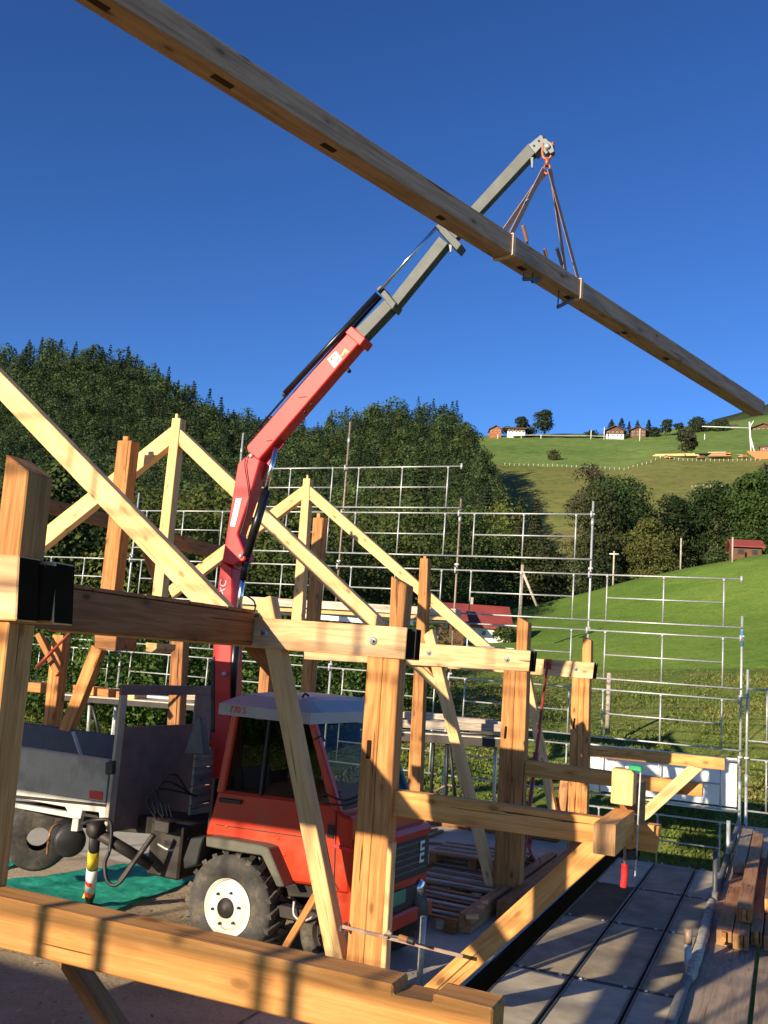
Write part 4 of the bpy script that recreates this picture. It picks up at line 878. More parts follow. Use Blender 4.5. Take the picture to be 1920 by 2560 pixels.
# lower cab body (side panels as closed box), pillars, roof, glass
TH("body", [(340, 770), (1000, 850), (1065, 900), (1100, 925), (1135, 932), (1120, 1395), (1020, 1380), (1000, 1350), (720, 1315), (640, 1115), (262, 1040)], TW, M_TRED, .02, bev=.03)
TH("rear_pillar", [(425, 300), (462, 305), (375, 790), (330, 785)], .09, M_TRED, .02, bev=.012)
TH("rear_pillar", [(425, 300), (462, 305), (375, 790), (330, 785)], .09, M_TRED, TW - .1, bev=.012)
fp = [(868, 345), (905, 350), (1070, 905), (1010, 895)]
TH("front_pillar", fp, .07, M_TRED, .02, bev=.012); TH("front_pillar", fp, .07, M_TRED, TW - .08, bev=.012)
TH("door_pillar", [(640, 330), (655, 332), (598, 812), (580, 808)], .05, M_INK, .03, bev=.006)
TH("door_top_rail", [(425, 300), (890, 352), (893, 375), (420, 325)], .07, M_TRED, .025, bev=.008)
TH("side_window", [(455, 330), (880, 372), (1010, 870), (372, 775)], .006, M_GLASS, .055, bev=0)
TH("side_window", [(455, 330), (880, 372), (1010, 870), (372, 775)], .006, M_GLASS, TW - .05, bev=0)
TH("window_seal", [(455, 325), (462, 331), (378, 778), (370, 775)], .02, M_INK, .045, bev=0); TH("window_seal", [(370, 765), (1010, 858), (1012, 876), (370, 782)], .02, M_INK, .045, bev=0)
# roof shell with a slight crown
u0, z0 = luz(*hx(372, 285)); u1, z1 = luz(*hx(912, 350)); bm = bmesh.new(); NN = 8; zz = (z0 + z1) / 2 - .02
rows = []
for j in range(NN + 1):
    n = -.06 + (TW + .12) * j / NN; row = []
    for i in range(NN + 1):
        u = u0 - .0 + (u1 - u0) * i / NN; ed = max(abs(2 * i / NN - 1), abs(2 * j / NN - 1)); cr_ = .11 * (1 - ed ** 4) + .02
        if ed == 1: cr_ = 0
        row.append(bm.verts.new(tloc(u * (1 if ed < 1 else 1), n, zz + .07 + cr_)))
    rows.append(row)
for j in range(NN):
    for i in range(NN): bm.faces.new((rows[j][i], rows[j][i + 1], rows[j + 1][i + 1], rows[j + 1][i]))
ring = rows[0] + [r[-1] for r in rows[1:]] + rows[-1][-2::-1] + [r[0] for r in rows[-2:0:-1]]
low = [bm.verts.new(v.co - Vector((0, 0, .10)) + (TO + TU * (u0 + u1) / 2 + TN * TW / 2 - v.co).normalized() * -.0) for v in ring]
for i in range(len(ring)): bm.faces.new((ring[i], ring[(i + 1) % len(ring)], low[(i + 1) % len(ring)], low[i]))
bm.faces.new(low)
roof = bmesh_obj("roof", bm, M_ROOFW, tr); 
cc = tloc((u0 + .22), -.064, zz + .025); text("lettering", "770 S", cc, TU, (0, 0, 1), .085, M_STRR, roof)
tube("roof_hook", [(tloc(u1 - .30, .25, zz + .185), tloc(u1 - .27, .25, zz + .22)), (tloc(u1 - .27, .25, zz + .22), tloc(u1 - .23, .25, zz + .2))], .010, M_INK, roof, 8)
# windscreen, dashboard, seat, steering wheel
w0 = tp(*hx(892, 372)); w1 = tp(*hx(1060, 895)); f = TN * TW
extrude_poly("windscreen", [w0 + TN * .08, w1 + TN * .08, w1 + f * .95, w0 + f * .95], TU * .006, M_GLASS, tr, 0)
um = (luz(*hx(640, 600))[0])
bxm_c = tloc(um - .15, .75, 1.15)
obox("seat", tloc(um - .42, .5, 1.02), tloc(um + .02, .5, 1.02), .48, .12, M_INK, tr); obox("seat_backrest", tloc(um - .42, .5, 1.05), tloc(um - .52, .5, 1.62), .46, .1, M_INK, tr, hint=TU)
lathe("steering_wheel", [(.16, -.01), (.18, 0), (.16, .01), (.145, 0), (.16, -.01)], tloc(um + .32, .5, 1.42), (-.5, 0, 1), M_INK, tr, 30)
obox("dashboard", tloc(um + .5, .1, 1.28), tloc(um + .5, TW - .1, 1.28), .2, .25, M_INK, tr)
obox("rear_wall", tloc(um - .68, .12, 1.2), tloc(um - .68, TW - .12, 1.2), .04, .62, M_INK, tr)  # black panels added inside so the cab reads dark through the glass
obox("inner_door", tloc(um - .6, TW - .14, 1.15), tloc(um + .6, TW - .14, 1.15), .05, .5, M_INK, tr, hint=(0, 0, 1)); obox("roof_lining", tloc(um - .6, TW / 2, zz - .02), tloc(um + .3, TW / 2, zz - .02), TW - .3, .04, M_INK, tr)
path_tube("mirror_arm", [tp(*hx(915, 470), .0), tp(*hx(960, 450), -.2), tp(*hx(975, 480), -.25)], .008, M_INK, tr, 6)
# bonnet, grille, lamps
ub, zb = luz(*hx(1100, 905)); UF = luz(*hx(1130, 1100))[0] + .06
obox("bonnet", tloc(ub - .05, TW / 2 + .02, 1.15), tloc(UF + .02, TW / 2 + .02, 1.12), TW - .06, .12, M_TRED, tr, bev=.04)
obox("nose", tloc(UF - .28, TW / 2 + .02, .78), tloc(UF, TW / 2 + .02, .78), TW - .04, .68, M_TRED, tr, bev=.04)
gr = obox("grille", tloc(UF + .006, .08, .90), tloc(UF + .006, TW - .07, .90), .03, .34, M_INK, tr, bev=.004)
for k in range(5): obox("grille_bar", tloc(UF + .022, .15, .80 + k * .06), tloc(UF + .022, TW - .15, .80 + k * .06), .012, .015, M_DSTEEL, gr, bev=.002)
for dz in (.06, -.05):
    b_ = tloc(UF + .03, TW - .24, .94 + dz); obox("badge", b_ + TN * -.045, b_ + TN * .045, .006, .09, M_WHITE, gr, bev=0); obox("badge_inner", b_ + TN * -.02 + TU * .004, b_ + TN * .045 + TU * .004, .004, .035, M_INK, gr, bev=0)
obox("lower_grille", tloc(UF + .004, .1, .56), tloc(UF + .004, TW - .1, .56), .03, .18, M_INK, tr, bev=.004)
obox("licence_plate", tloc(UF + .03, .55, .60), tloc(UF + .03, .95, .60), .008, .12, plain("green_plate", (.06, .28, .14)), tr, bev=0)
for n in (.22, TW - .2): lathe("headlight", [(0, .03), (.06, .028), (.075, .01), (.08, 0)], tloc(UF + .02, n, .60), TU, M_CHROME, tr, 20)
obox("bumper", tloc(UF + .03, .0, .40), tloc(UF + .03, TW, .40), .08, .14, M_TRED, tr, bev=.02)
TH("side_trim", [(1010, 1085), (1140, 1118), (1140, 1142), (1010, 1108)], .02, M_STRR, .0, bev=.004)
hd_ = TH("door_handle", [(348, 815), (478, 832), (474, 856), (348, 842)], .03, M_INK, -.01, bev=.006)
for x, y in ((395, 985), (700, 1055), (738, 1155)): lathe("body_bolt", [(0, -.012), (.014, -.008), (.018, .004)], tp(*hx(x, y), .02), TN, M_TRED, tr, 12)
TH("door_seam", [(330, 972), (860, 1048), (860, 1054), (330, 978)], .006, M_INK, .012, bev=0); TH("door_seam", [(1040, 905), (1046, 905), (1030, 1380), (1024, 1380)], .006, M_INK, .012, bev=0); TH("side_grille", [(995, 975), (1030, 980), (1026, 1060), (990, 1052)], .008, M_INK, .01, bev=0)
dl = TH("door_seam", [(858, 1010), (864, 1010), (1060, 1362), (1052, 1362)], .006, M_INK, .012, bev=0)
path_tube("grab_rail", [tp(*hx(955, 780), -.06), tp(*hx(1080, 830), -.1), tp(*hx(1190, 800), -.06)], .010, M_INK, tr, 6); path_tube("grab_rail", [tp(*hx(970, 850), -.06), tp(*hx(1100, 860), -.1), tp(*hx(1190, 830), -.06)], .010, M_INK, tr, 6)
path_tube("door_step", [tp(*hx(795, 1430), -.03), tp(*hx(795, 1510), -.05), tp(*hx(850, 1545), -.05), tp(*hx(930, 1500), -.05), tp(*hx(935, 1420), -.03)], .011, M_GALV, tr, 6)
TH("chassis", [(250, 1120), (1190, 1340), (1190, 1430), (720, 1400), (250, 1240)], TW - .3, M_DKMET, .15)
obox("sill", tloc(.35, .06, .50), tloc(1.0, .06, .50), .1, .10, M_DKMET, tr)
# fender
FX = [(270, 1045), (420, 1068), (590, 1098), (640, 1115), (735, 1345), (690, 1345), (600, 1160), (400, 1130), (270, 1105)]
TH("mudguard", FX, .42, M_FEND, -.14, bev=.01); TH("mudguard", [(262, 1045), (180, 1055), (135, 1180), (140, 1240), (215, 1215), (240, 1110)], .42, M_INK, -.14, bev=.01)
def wheel(u, n, r, w, rim, par, lug=True, out=-1, rimm=M_RIM):
    c = tloc(u, n, r); ax = TN * out; 
    hub = lathe("wheel", [(0, .03), (rim * .30, .03), (rim * .33, .015), (rim * .62, .012), (rim * .80, -.012), (rim * .86, -.05), (rim * .97, -.045), (rim * 1.0, -.005), (rim * 1.05, .0)], c, ax, rimm, par, 48)
    ty = lathe("tyre", [(rim * 1.04, -.012), (rim * 1.15, .012), (rim * 1.45, .022), (r * .88, .012), (r * .965, -.02), (r * .97, -.03), (r * .97, -w + .03), (r * .9, -w), (rim, -w)], c, ax, M_TYRE, hub, 64)
    lathe("hub_cap", [(0, .055), (rim * .16, .055), (rim * .2, .04), (rim * .34, .036), (rim * .38, .01)], c, ax, M_DKMET, hub, 28)
    for k in range(6):
        a = k * math.pi / 3 + .2; p = c + ax * .02 + (TU * math.cos(a) + Vector((0, 0, 1)) * math.sin(a)) * rim * .60
        lathe("wheel_nut", [(0, .018), (.011, .018), (.014, 0)], p, ax, M_DKMET, hub, 6)
    bm = bmesh.new(); NL = 22
    if lug:
        for k in range(NL):
            a = 2 * math.pi * k / NL
            for side in (0, 1):
                aa = a + side * math.pi / NL; d = TU * math.cos(aa) + Vector((0, 0, 1)) * math.sin(aa); a2 = aa + .16; d2_ = TU * math.cos(a2) + Vector((0, 0, 1)) * math.sin(a2)
                y0, y1 = ((-.005, -w * .56) if side == 0 else (-w + .005, -w * .44))
                A = c + d * r * .955 + ax * y0; B = c + d2_ * r * .985 + ax * y1; mw = frame(B - A, d, (A + B) / 2)
                bmesh.ops.create_cube(bm, size=1, matrix=mw @ Matrix.Diagonal(((B - A).length, .065, .045, 1)))
        bmesh_obj("tread", bm, M_TYRE, ty)
    return hub
wheel(.07, -.10, .46, .34, .238, tr)
wheel(.07, TW + .10, .46, .34, .238, tr, out=1)
wheel(1.02, .16, .36, .24, .2, tr, lug=False, rimm=M_DKMET); wheel(1.02, TW - .10, .36, .24, .2, tr, lug=False, out=1, rimm=M_DKMET)
# loading bed and underframe
def zx(x, y): return (x * .25316, 1850 + y * .25316)
def TZ(name, pts, t, m, off=0, par=None, bev=.006): return TP(name, [zx(*p) for p in pts], t, m, off, par, bev)
sb = TZ("side_board", [(-200, 15), (1085, 200), (1040, 612), (-200, 425)], .035, M_ALU, .0)
TZ("board_edge", [(-200, 8), (1085, 193), (1084, 203), (-200, 18)], .04, M_GALV, -.003, sb)
TZ("red_sticker", [(883, 495), (1012, 512), (1008, 598), (880, 578)], .004, M_STRR, -.006, sb, 0)
TZ("latch", [(1040, 220), (1115, 205), (1110, 340), (1035, 340)], .05, M_INK, -.03, sb)
TP("far_side_board", [(-60, 1790), (286, 1838), (280, 1902), (-60, 1860)], .04, M_TARPB, TW - .2)
TP("bed_floor", [(-60, 1978), (268, 2012), (268, 2018), (-60, 1986)], TW, M_DKMET, .04)
TZ("subframe_rail", [(130, 470), (1045, 625), (1040, 800), (980, 790), (975, 715), (810, 695), (790, 780), (700, 770), (640, 660), (140, 570)], .06, M_OFFW, .06)
TZ("subframe_rail", [(120, 620), (700, 715), (790, 760), (775, 785), (120, 665)], .06, M_OFFW, .10); TZ("subframe_leg", [(715, 770), (775, 780), (760, 905), (695, 900)], .08, M_OFFW, .08)
TZ("chassis_beam", [(-200, 640), (1500, 760), (1660, 800), (1660, 940), (1100, 900), (-200, 760)], .5, M_DKMET, .45)
q = tp(168, 2092, .25); lathe("air_tank", [(0, -.16), (.13, -.16), (.16, -.13), (.16, .22), (.13, .25), (0, .25)], q, (TU * .8 - TN * .6), M_RUBB, tr, 30)
q = tp(96, 2098, .35); lathe("rear_tyre", [(.12, -.0), (.30, .02), (.34, -.04), (.34, -.22), (.3, -.26), (.12, -.26)], q, (TU * .75 - TN * .66), M_TYRE, tr, 40)
path_tube("orange_hose", [tp(150, 2060, .1), tp(132, 2068, .0), tp(122, 2095, -.05), tp(118, 2135, .0)], .012, M_WOODH, tr, 8)
# headboard standing across the front of the bed
hA = tp(303, 1712, .0); hA.z = max(hA.z, 0); du = (hA - TO).dot(TU)
def hb(n0, n1, z0, z1, m, nm, du2=0, th=.04): obox(nm, tloc(du + du2, n0, (z0 + z1) / 2), tloc(du + du2, n1, (z0 + z1) / 2), th, z1 - z0, m, hbo or tr, bev=.004)
hbo = None; zt = hA.z
hb_root = obox("headboard", tloc(du, .0, (.85 + zt - .42) / 2), tloc(du, TW, (.85 + zt - .42) / 2), .035, zt - .42 - .85, M_HEADB, tr, bev=.004); hbo = hb_root
hb(0, TW, zt - .1, zt, M_HEADB, "top_bar"); hb(0, .09, .8, zt - .1, M_ALU, "frame_post", .005); hb(TW - .3, TW, zt - .42, zt - .1, M_HEADB, "frame_post", .005)
bw = tp(470, 1800, 1.3)
for k in range(4): obox("bed_crate_board", tloc(du + .42, .75, 1.0 + k * .19), tloc(du + .42, TW + .1, 1.0 + k * .19), .03, .18, W_GREY, tr)
path_tube("strap", [tp(183, 1830, .9), tp(205, 1895, .9)], .02, M_OFFW, tr, 6)
# crane base, hydraulics and outrigger
obox("crane_base", tloc(-.95, .2, .75), tloc(-.95, TW - .1, .75), .4, .5, M_DKMET, tr, bev=.02)
obox("valve_block", tloc(-.98, .1, 1.0), tloc(-.8, .1, 1.0), .1, .1, M_DKMET, tr); 
for k in range(5): tube("control_lever", [(tloc(-1.0 + k * .05, .08, 1.1), tloc(-1.02 + k * .05, .04, 1.22))], .006, M_DSTEEL, tr, 6)
for k in range(3):
    a = tloc(-1.05 + .05 * k, .2, 1.0 + .05 * k); path_tube("hydraulic_hose", [a, a + Vector((-.1, -.08, .2)), a + Vector((.02 * k, -.02, .32 + .03 * k)), tloc(-.85 - .05 * k, .5, 1.25)], .011, M_RUBB, tr, 6)
fb = tp(*hx(205, 450), .5)
TH("funnel", [(215, 340), (240, 340), (262, 560), (140, 560)], .1, M_DSTEEL, .5, bev=.01)
ot = tp(238, 2085, -.25); ob = onZ(222, 2268, .03)
# (outrigger)
dn = (ob - ot).normalized(); L = (ob - ot).length
tube("outrigger_beam", [(tloc(-1.0, .1, .62), ot + Vector((0, 0, .02)))], .055, M_DKMET, tr, 8)
og = tube("outrigger_leg", [(ot, ot.lerp(ob, .85))], .052, M_INK, tr, 20); tube("outrigger_inner_leg", [(ot.lerp(ob, .8), ob)], .038, M_INK, og, 16); tube("foot", [(ob + Vector((0, 0, -.02)), ob + Vector((0, 0, .02)))], .1, M_DKMET, og, 20)
tube("yellow_band", [(ot.lerp(ob, .20), ot.lerp(ob, .42))], .0545, M_YEL, og, 20); tube("white_band", [(ot.lerp(ob, .44), ot.lerp(ob, .76))], .0545, M_WHITE, og, 20)
for k in range(5):
    z = .23 + k * .036; p = ot.lerp(ob, z); tube("print_line", [(p - TN * .056 - TU * .025, p - TN * .056 + TU * .03)], .0025, M_INK, og, 4)
u_ax = dn; e1 = TU; e2 = e1.cross(u_ax).normalized()
bm = bmesh.new()
for base in (.47, .62):
    prev = None
    for i in range(17):
        a = math.pi * 2 * i / 16 ; d = (e1 * math.cos(a) + e2 * math.sin(a)) * .058; s = base + .10 * (a / (2 * math.pi)) * 1.6
        v = (bm.verts.new(ot.lerp(ob, s) + d), bm.verts.new(ot.lerp(ob, s + .055) + d))
        if prev: bm.faces.new((prev[0], v[0], v[1], prev[1]))
        prev = v
bmesh_obj("red_stripe", bm, M_STRR, og)
wp = ot.lerp(ob, .86) - TN * .05
extrude_poly("warning_sticker", [wp + TU * -.045, wp + TU * .045, wp + Vector((0, 0, .11))], -TN * .006, M_YEL, og, 0)
obox("warning_mark", wp + Vector((0, 0, .02)) - TN * .009, wp + Vector((0, 0, .07)) - TN * .009, .008, .012, M_INK, og, hint=TN, bev=0)
lathe("outrigger_head", [(0, -.09), (.055, -.085), (.075, -.05), (.075, .05), (.05, .08), (0, .08)], ot + Vector((0, 0, .04)), -TN, M_DKMET, og, 24)
path_tube("hose", [tp(205, 2060, -.2), tp(240, 2050, -.25), tp(276, 2056, -.2), tp(275, 2120, -.2), tp(262, 2160, -.25), tp(270, 2205, -.28), tp(298, 2208, -.25), tp(340, 2150, -.15), tp(385, 2090, -.05)], .018, M_RUBB, tr, 8)
path_tube("drag_link", [tp(298, 2205, -.24), tp(340, 2148, -.14), tp(385, 2086, -.05)], .026, M_DKMET, tr, 8)
path_tube("exhaust_tube", [tp(395, 2110, .2), tp(430, 2125, .2), tp(470, 2095, .3)], .012, M_GALV, tr, 6)
TH("chassis_tank", [(-10, 1040), (130, 1060), (130, 1110), (0, 1100)], .3, M_OFFW, .3); TH("spring_pack", [(20, 1060), (120, 1075), (115, 1115), (25, 1105)], .1, M_RUBB, .2)
# ------------------------------------------------------------------ ground items
def tarp(name, label, pts, m, z=.03, n=16, jit=.012):
    P = [onZ(x, y, z) for x, y in pts]; bm = bmesh.new(); G = []
    for j in range(n + 1):
        a = P[0].lerp(P[3], j / n); b = P[1].lerp(P[2], j / n); ed = (b - a)
        G.append([bm.verts.new(a + ed * (i / n) + Vector((R.normal(0, .02) if i in (0, n) else 0, R.normal(0, .02), abs(R.normal(0, jit)) * (1 if (i + j) % 3 else 2)))) for i in range(n + 1)])
    for j in range(n):
        for i in range(n): bm.faces.new((G[j][i], G[j][i + 1], G[j + 1][i + 1], G[j + 1][i])).smooth = True
    bmesh.ops.solidify(bm, geom=list(bm.faces), thickness=.004)
    o = bmesh_obj(name, bm, m); return tag(o, label, "debris netting", "green netting sheets")
tarp("netting_sheet", "green netting sheet lying left under the truck bed", [(-80, 2140), (60, 2112), (150, 2140), (-80, 2190)], M_TARPG)
tarp("netting_sheet", "green netting sheet stretched between outrigger and truck wheel", [(-60, 2216), (400, 2150), (500, 2196), (150, 2330)], M_TARPG)
# concrete strip lit between posts: lone tube, pallets, loose beams
t = thing("scaffold_stub", "short galvanised tube standing upright on the slab", "tube", (-2.886, 8.195, 0)); tube("tube", [((-2.886, 8.195, 0), (-2.886, 8.195, .56))], .027, M_GALV, t, 16); lathe("rim", [(.027, -.01), (.03, 0), (.022, .002), (.022, -.06)], (-2.886, 8.195, .56), (0, 0, 1), M_GALV, t, 16)
lathe("hole", [(0, -.002), (.006, -.002), (.006, .001)], (-2.89, 8.166, .49), (0, -1, 0), M_BLACK, t, 8)
def pallet(label, x, y, z, rot=0, w=1.2, d=.8):
    t = thing("pallet", label, "pallet", (x, y, z), "pallets in front of the truck"); cr2, sr = math.cos(rot), math.sin(rot)
    q = lambda a, b, c: Vector((x + a * cr2 - b * sr, y + a * sr + b * cr2, z + c))
    for k in range(7): obox("slat", q(0, d * k / 6, .133), q(w, d * k / 6, .133), .09, .022, W_GREY if k % 2 else W_DARK, t)
    for k in range(3):
        a = w * (.06 + .44 * k); obox("bearer", q(a, -.04, .11), q(a, d + .04, .11), .1, .02, W_DARK, t); obox("bottom_slat", q(a, -.04, .012), q(a, d + .04, .012), .1, .02, W_DARK, t)
        for m_ in (0, .5, 1): obox("block", q(a, d * m_ - .04, .06), q(a, d * m_ + .05, .06), .1, .08, W_DARK, t, bev=0)
pallet("front pallet lying flat beside the lit concrete", -4.15, 9.95, .0, -.08, 1.05, 1.1); pallet("second pallet behind the front one", -4.2, 11.3, .0, -.05, 1.2, .9); pallet("upper pallet stacked on the rear ones", -4.3, 12.2, .0, .02, 1.3, .9); pallet("pallet lying on top at the back of the pile", -4.3, 12.25, .15, .05, 1.2, .8)
for i, (x0, x1, y0, y1, z0, z1, m, lb) in enumerate([(-3.12, -2.98, 9.95, 14.0, 0, .19, W_RED, "reddish beam lying on the slab beside the pallets"), (-3.35, -3.25, 9.9, 11.5, 0, .12, W_GREY, "short pale beam stub beside the reddish beam"), (-2.9, -2.68, 10.6, 16.8, .0, .22, W_DARK, "dark sill beam along the slab edge under the posts"), (-12.5, -3.4, 15.9, 16.15, 0, .24, W_DARK, "dark beam lying across the back of the slab")]):
    tag(bxm("lying_beam", (x0, y0, z0), (x1, y1, z1), m, None, .006, 1 if i < 3 else 0), lb, "beam", "beams lying on the slab")
for i, (px, py) in enumerate([(1018, 2228), (1020, 2250), (1165, 2298), (1180, 2275), (1190, 2262)]):
    p = onZ(px, py, .17); o = extrude_poly("wood_chip", [p, p + Vector((.12, .05, .01)), p + Vector((.09, .16, .02)), p + Vector((-.03, .1, 0))], (0, 0, .015), W_FRESH, bev=0); tag(o, "pale offcut of wood, %s of the scraps on the pallets" % ["upper left", "lower left", "nearest right", "middle right", "farthest right"][i], "offcut", "wood offcuts")
for i in range(8):
    a = R.uniform(0, 3.1); p = Vector((R.uniform(-5.8, -3.6), 13.3 + i * .28, .02)); q = p + Vector((math.cos(a), math.sin(a), 0)) * R.uniform(.3, 1.0)
    tag(obox("lath", p, q, .04, .03, W_DARK), "thin loose lath on the slab behind the pallets, %s towards the back" % ["nearest", "second", "third", "fourth", "fifth", "sixth", "seventh", "farthest"][i], "lath", "loose laths scattered on the slab")
# leaning slat beside the wheel
T("batten", "thin batten leaning beside the truck wheel", "batten", [(787, 2222), (797, 2240), (716, 2375), (702, 2368)], 7.5, .04, W_POST)
# screw clamp across the large post
t = thing("screw_clamp", "long screw clamp holding the pale batten on the large post", "screw clamp", onY(870, 2325, 7.08))
obox("bar", onY(855, 2316, 7.09), onY(1158, 2391, 7.09), .008, .028, M_RUST, t, bev=.002); obox("fixed_jaw", onY(851, 2322, 7.09), onY(868, 2312, 7.2), .02, .05, M_DSTEEL, t)
obox("sliding_jaw", onY(962, 2342, 7.07), onY(978, 2328, 7.07), .03, .04, M_RUST, t); a, b = onY(976, 2333, 6.98), onY(1000, 2343, 6.9); tube("spindle", [(onY(962, 2338, 7.06), b)], .008, M_DSTEEL, t)
path_tube("handle", [b, b.lerp(onY(1020, 2350, 6.87), .5), onY(1020, 2350, 6.87)], .022, M_WOODH, t); path_tube("handle_cap", [onY(1020, 2350, 6.87), onY(1036, 2355, 6.86)], .024, M_INK, t)
# green and red clamp at the stub post
t = thing("screw_clamp", "vertical screw clamp with a green head and red handle at the stub post", "screw clamp", onY(1590, 2180, 7.02))
obox("bar", onY(1602, 1925, 7.02), onY(1588, 2190, 7.02), .010, .028, M_GALV, t, hint=(0, 1, 0), bev=.002)
timber("green_head", [(1572, 1912), (1603, 1916), (1605, 1931), (1572, 1925)], 6.98, .1, M_GRN, t); timber("pad", [(1562, 1915), (1573, 1916), (1573, 1923), (1562, 1921)], 7.0, .06, M_WHITE, t)
timber("sliding_arm", [(1556, 2135), (1590, 2120), (1592, 2150), (1566, 2150)], 7.0, .05, M_INK, t)
tube("spindle", [(onY(1562, 2110, 7.0), onY(1562, 2165, 7.0))], .010, M_RUST, t); path_tube("red_handle", [onY(1562, 2160, 7.0), onY(1561, 2190, 7.0), onY(1558, 2218, 7.0)], .023, M_REDPL, t, 14)
# ================================================================== DECKS
XS = [-2.35, -1.79, -1.21, -.85]; YS = [4.95, 7.05, 9.23, 11.45, 13.42, 15.42]
dm_ = [[M_DECK1, M_DECK2, M_DECK2], [M_DECK2, M_DECK2, M_DECK2], [M_DECK1, M_DECK1, M_DECK1], [M_DECK3, M_DECK1, M_DECK1], [M_DECK2, M_DECK1, M_DECK2]]
for j in range(5):
    for i in range(3):
        a, b = XS[i] + .012, XS[i + 1] - .012; c, d = YS[j] + .015, YS[j + 1] - .015
        t = thing("scaffold_deck", "%s scaffold deck board in the %s row, %s column" % ("dark brown" if dm_[j][i] is M_DECK3 else ("pale worn" if dm_[j][i] is M_DECK2 else "grey brown"), ["nearest", "second", "middle", "fourth", "farthest"][j], ["left", "middle", "narrow right"][i]), "deck board", (a, c, 0), "scaffold deck boards")
        bxm("panel", (a + .02, c + .02, -.02), (b - .02, d - .02, .0 + .002 * ((i + j) % 2)), dm_[j][i], t, .002, 1)
        for x in (a, b - .02): bxm("side_rail", (x, c, -.07), (x + .02, d, .008), M_STEEL, t, .003, 1)
        for y in (c, d - .02): bxm("end_rail", (a + .021, y, -.07), (b - .021, y + .02, .006), M_STEEL, t, .003, 0)
        for x in (a + .06, b - .1): bxm("claw", (x, d - .01, -.03), (x + .03, d + .03, .014), M_GALV, t, .003, 1)
for j, (y0, y1) in enumerate([(3.4, 7.0), (7.03, 10.45), (10.48, 13.6), (13.63, 17.2), (17.23, 20.75)]):
    for i, (x0, x1) in enumerate([(-.79, -.275), (-.235, .42)]):
        if i == 1 and j > 3: continue
        t = tag(bxm("wooden_deck", (x0, y0, -.05), (x1, y1, .0 + (.012 if j == 1 else 0)), W_PLY if j < 4 else W_GREY, None, .004, 1), "weathered wooden deck sheet right of the rope tube, %s in the %s strip" % (["nearest", "second", "third", "fourth", "farthest"][j], ["left", "right"][i]), "deck sheet", "wooden deck sheets")
t = thing("edge_tube", "long tube wrapped in pale rope along the deck edge", "tube", (-.82, 6, .04))
path_tube("grey_tube", [(-.80, 5.2, .03), (-.815, 7, .035), (-.825, 8.6, .05), (-.82, 9.9, .03)], .045, M_GTUBE, t, 12, .12)
path_tube("rope_wrap", [(-.80, 9.7, .05), (-.80, 11, .05), (-.82, 12.2, .045), (-.83, 13.1, .05)], .052, M_ROPE, t, 14, .35)
path_tube("grey_tube", [(-.82, 13.5, .03), (-.83, 15.5, .035), (-.84, 17, .05), (-.84, 20.6, .05)], .045, M_GTUBE, t, 12, .3)
for i, (y, h, nm, rust) in enumerate([(10.2, .36, "stub standard with a rusty top in the nearest position along the rope tube", True), (13.4, .62, "dark stub standard in the middle of the rope tube", False), (16.4, .62, "pale stub standard far along the rope tube", False)]):
    t = thing("stub_standard", nm, "scaffold pole", (-.83, y, -.4), "stub standards along the deck edge"); X = -.86 if i == 0 else -.82
    tube("tube", [((X, y, -.5), (X, y, h))], .031 if i else .034, M_DSTEEL if i == 1 else M_GALV, t, 16)
    tube("sleeve", [((X, y, h - .14), (X, y, h + .005))] if rust else [((X, y, -.05), (X, y, .12))], .0375, M_RUST if rust else M_GTUBE, t, 16)
tag(bxm("gap_sheet", (-2.556, 3.5, -.6), (-2.53, 19.3, -.012), M_BLACK, None, .003, 1), "black sheet added for the shaded gap between the concrete slab and the decks", "board")  # black sheet paints the gap's shade over the bare slab edge
# stacked lumber with tenons on the right deck
def lumber(label, x0, x1, y0, y1, z0, z1, m=W_RED, tenon=True):
    t = thing("tenoned_beam", label, "beam", (x0, y0, z0), "beams with tenoned ends stacked on the deck")
    bxm("beam", (x0, y0, z0), (x1, y1, z1), m, t, .005, 1)
    if tenon:
        cx = (x0 + x1) / 2; bxm("end_face", (x0 + .004, y0 - .004, z0 + .004), (x1 - .004, y0 + .002, z1 - .004), W_POST if z0 > .1 else M_ENDG, t, 0, 2)
        bxm("tenon", (cx - .02, y0 - .06, z0 + .03), (cx + .022, y0, z1 - .005), W_POST, t, .004, 1)
        bxm("groove", (cx + .026, y0 - .008, z0 + .03), (cx + .034, y0, z1 - .01), M_BLACK, t, 0, 1)
H = .16
lumber("lowest left beam of the tenoned stack", -.665, -.51, 11.25, 15.0, .004, H)
lumber("second lowest beam of the tenoned stack", -.50, -.345, 11.2, 15.6, .004, H)
lumber("lowest beam at the right picture edge", -.20, -.05, 11.35, 16.0, .004, H); lumber("lower beam outside the stack at the far right", -.04, .11, 11.3, 16.0, .004, H)
lumber("bright orange ended beam crowning the stack front", -.49, -.33, 11.75, 17.6, H + .004, 2 * H)
lumber("pale ended beam starting farther back on the stack", -.665, -.505, 14.6, 18.0, .01 + H, 2 * H, W_PLY, False)
lumber("upper beam near the right edge", -.215, -.06, 12.4, 17.5, H + .004, 2 * H); lumber("upper beam outside at the far right", -.05, .11, 12.5, 17.5, H + .004, 2 * H)
lumber("dark beam filling the gap of the stack", -.335, -.215, 11.5, 16.2, .004, H)
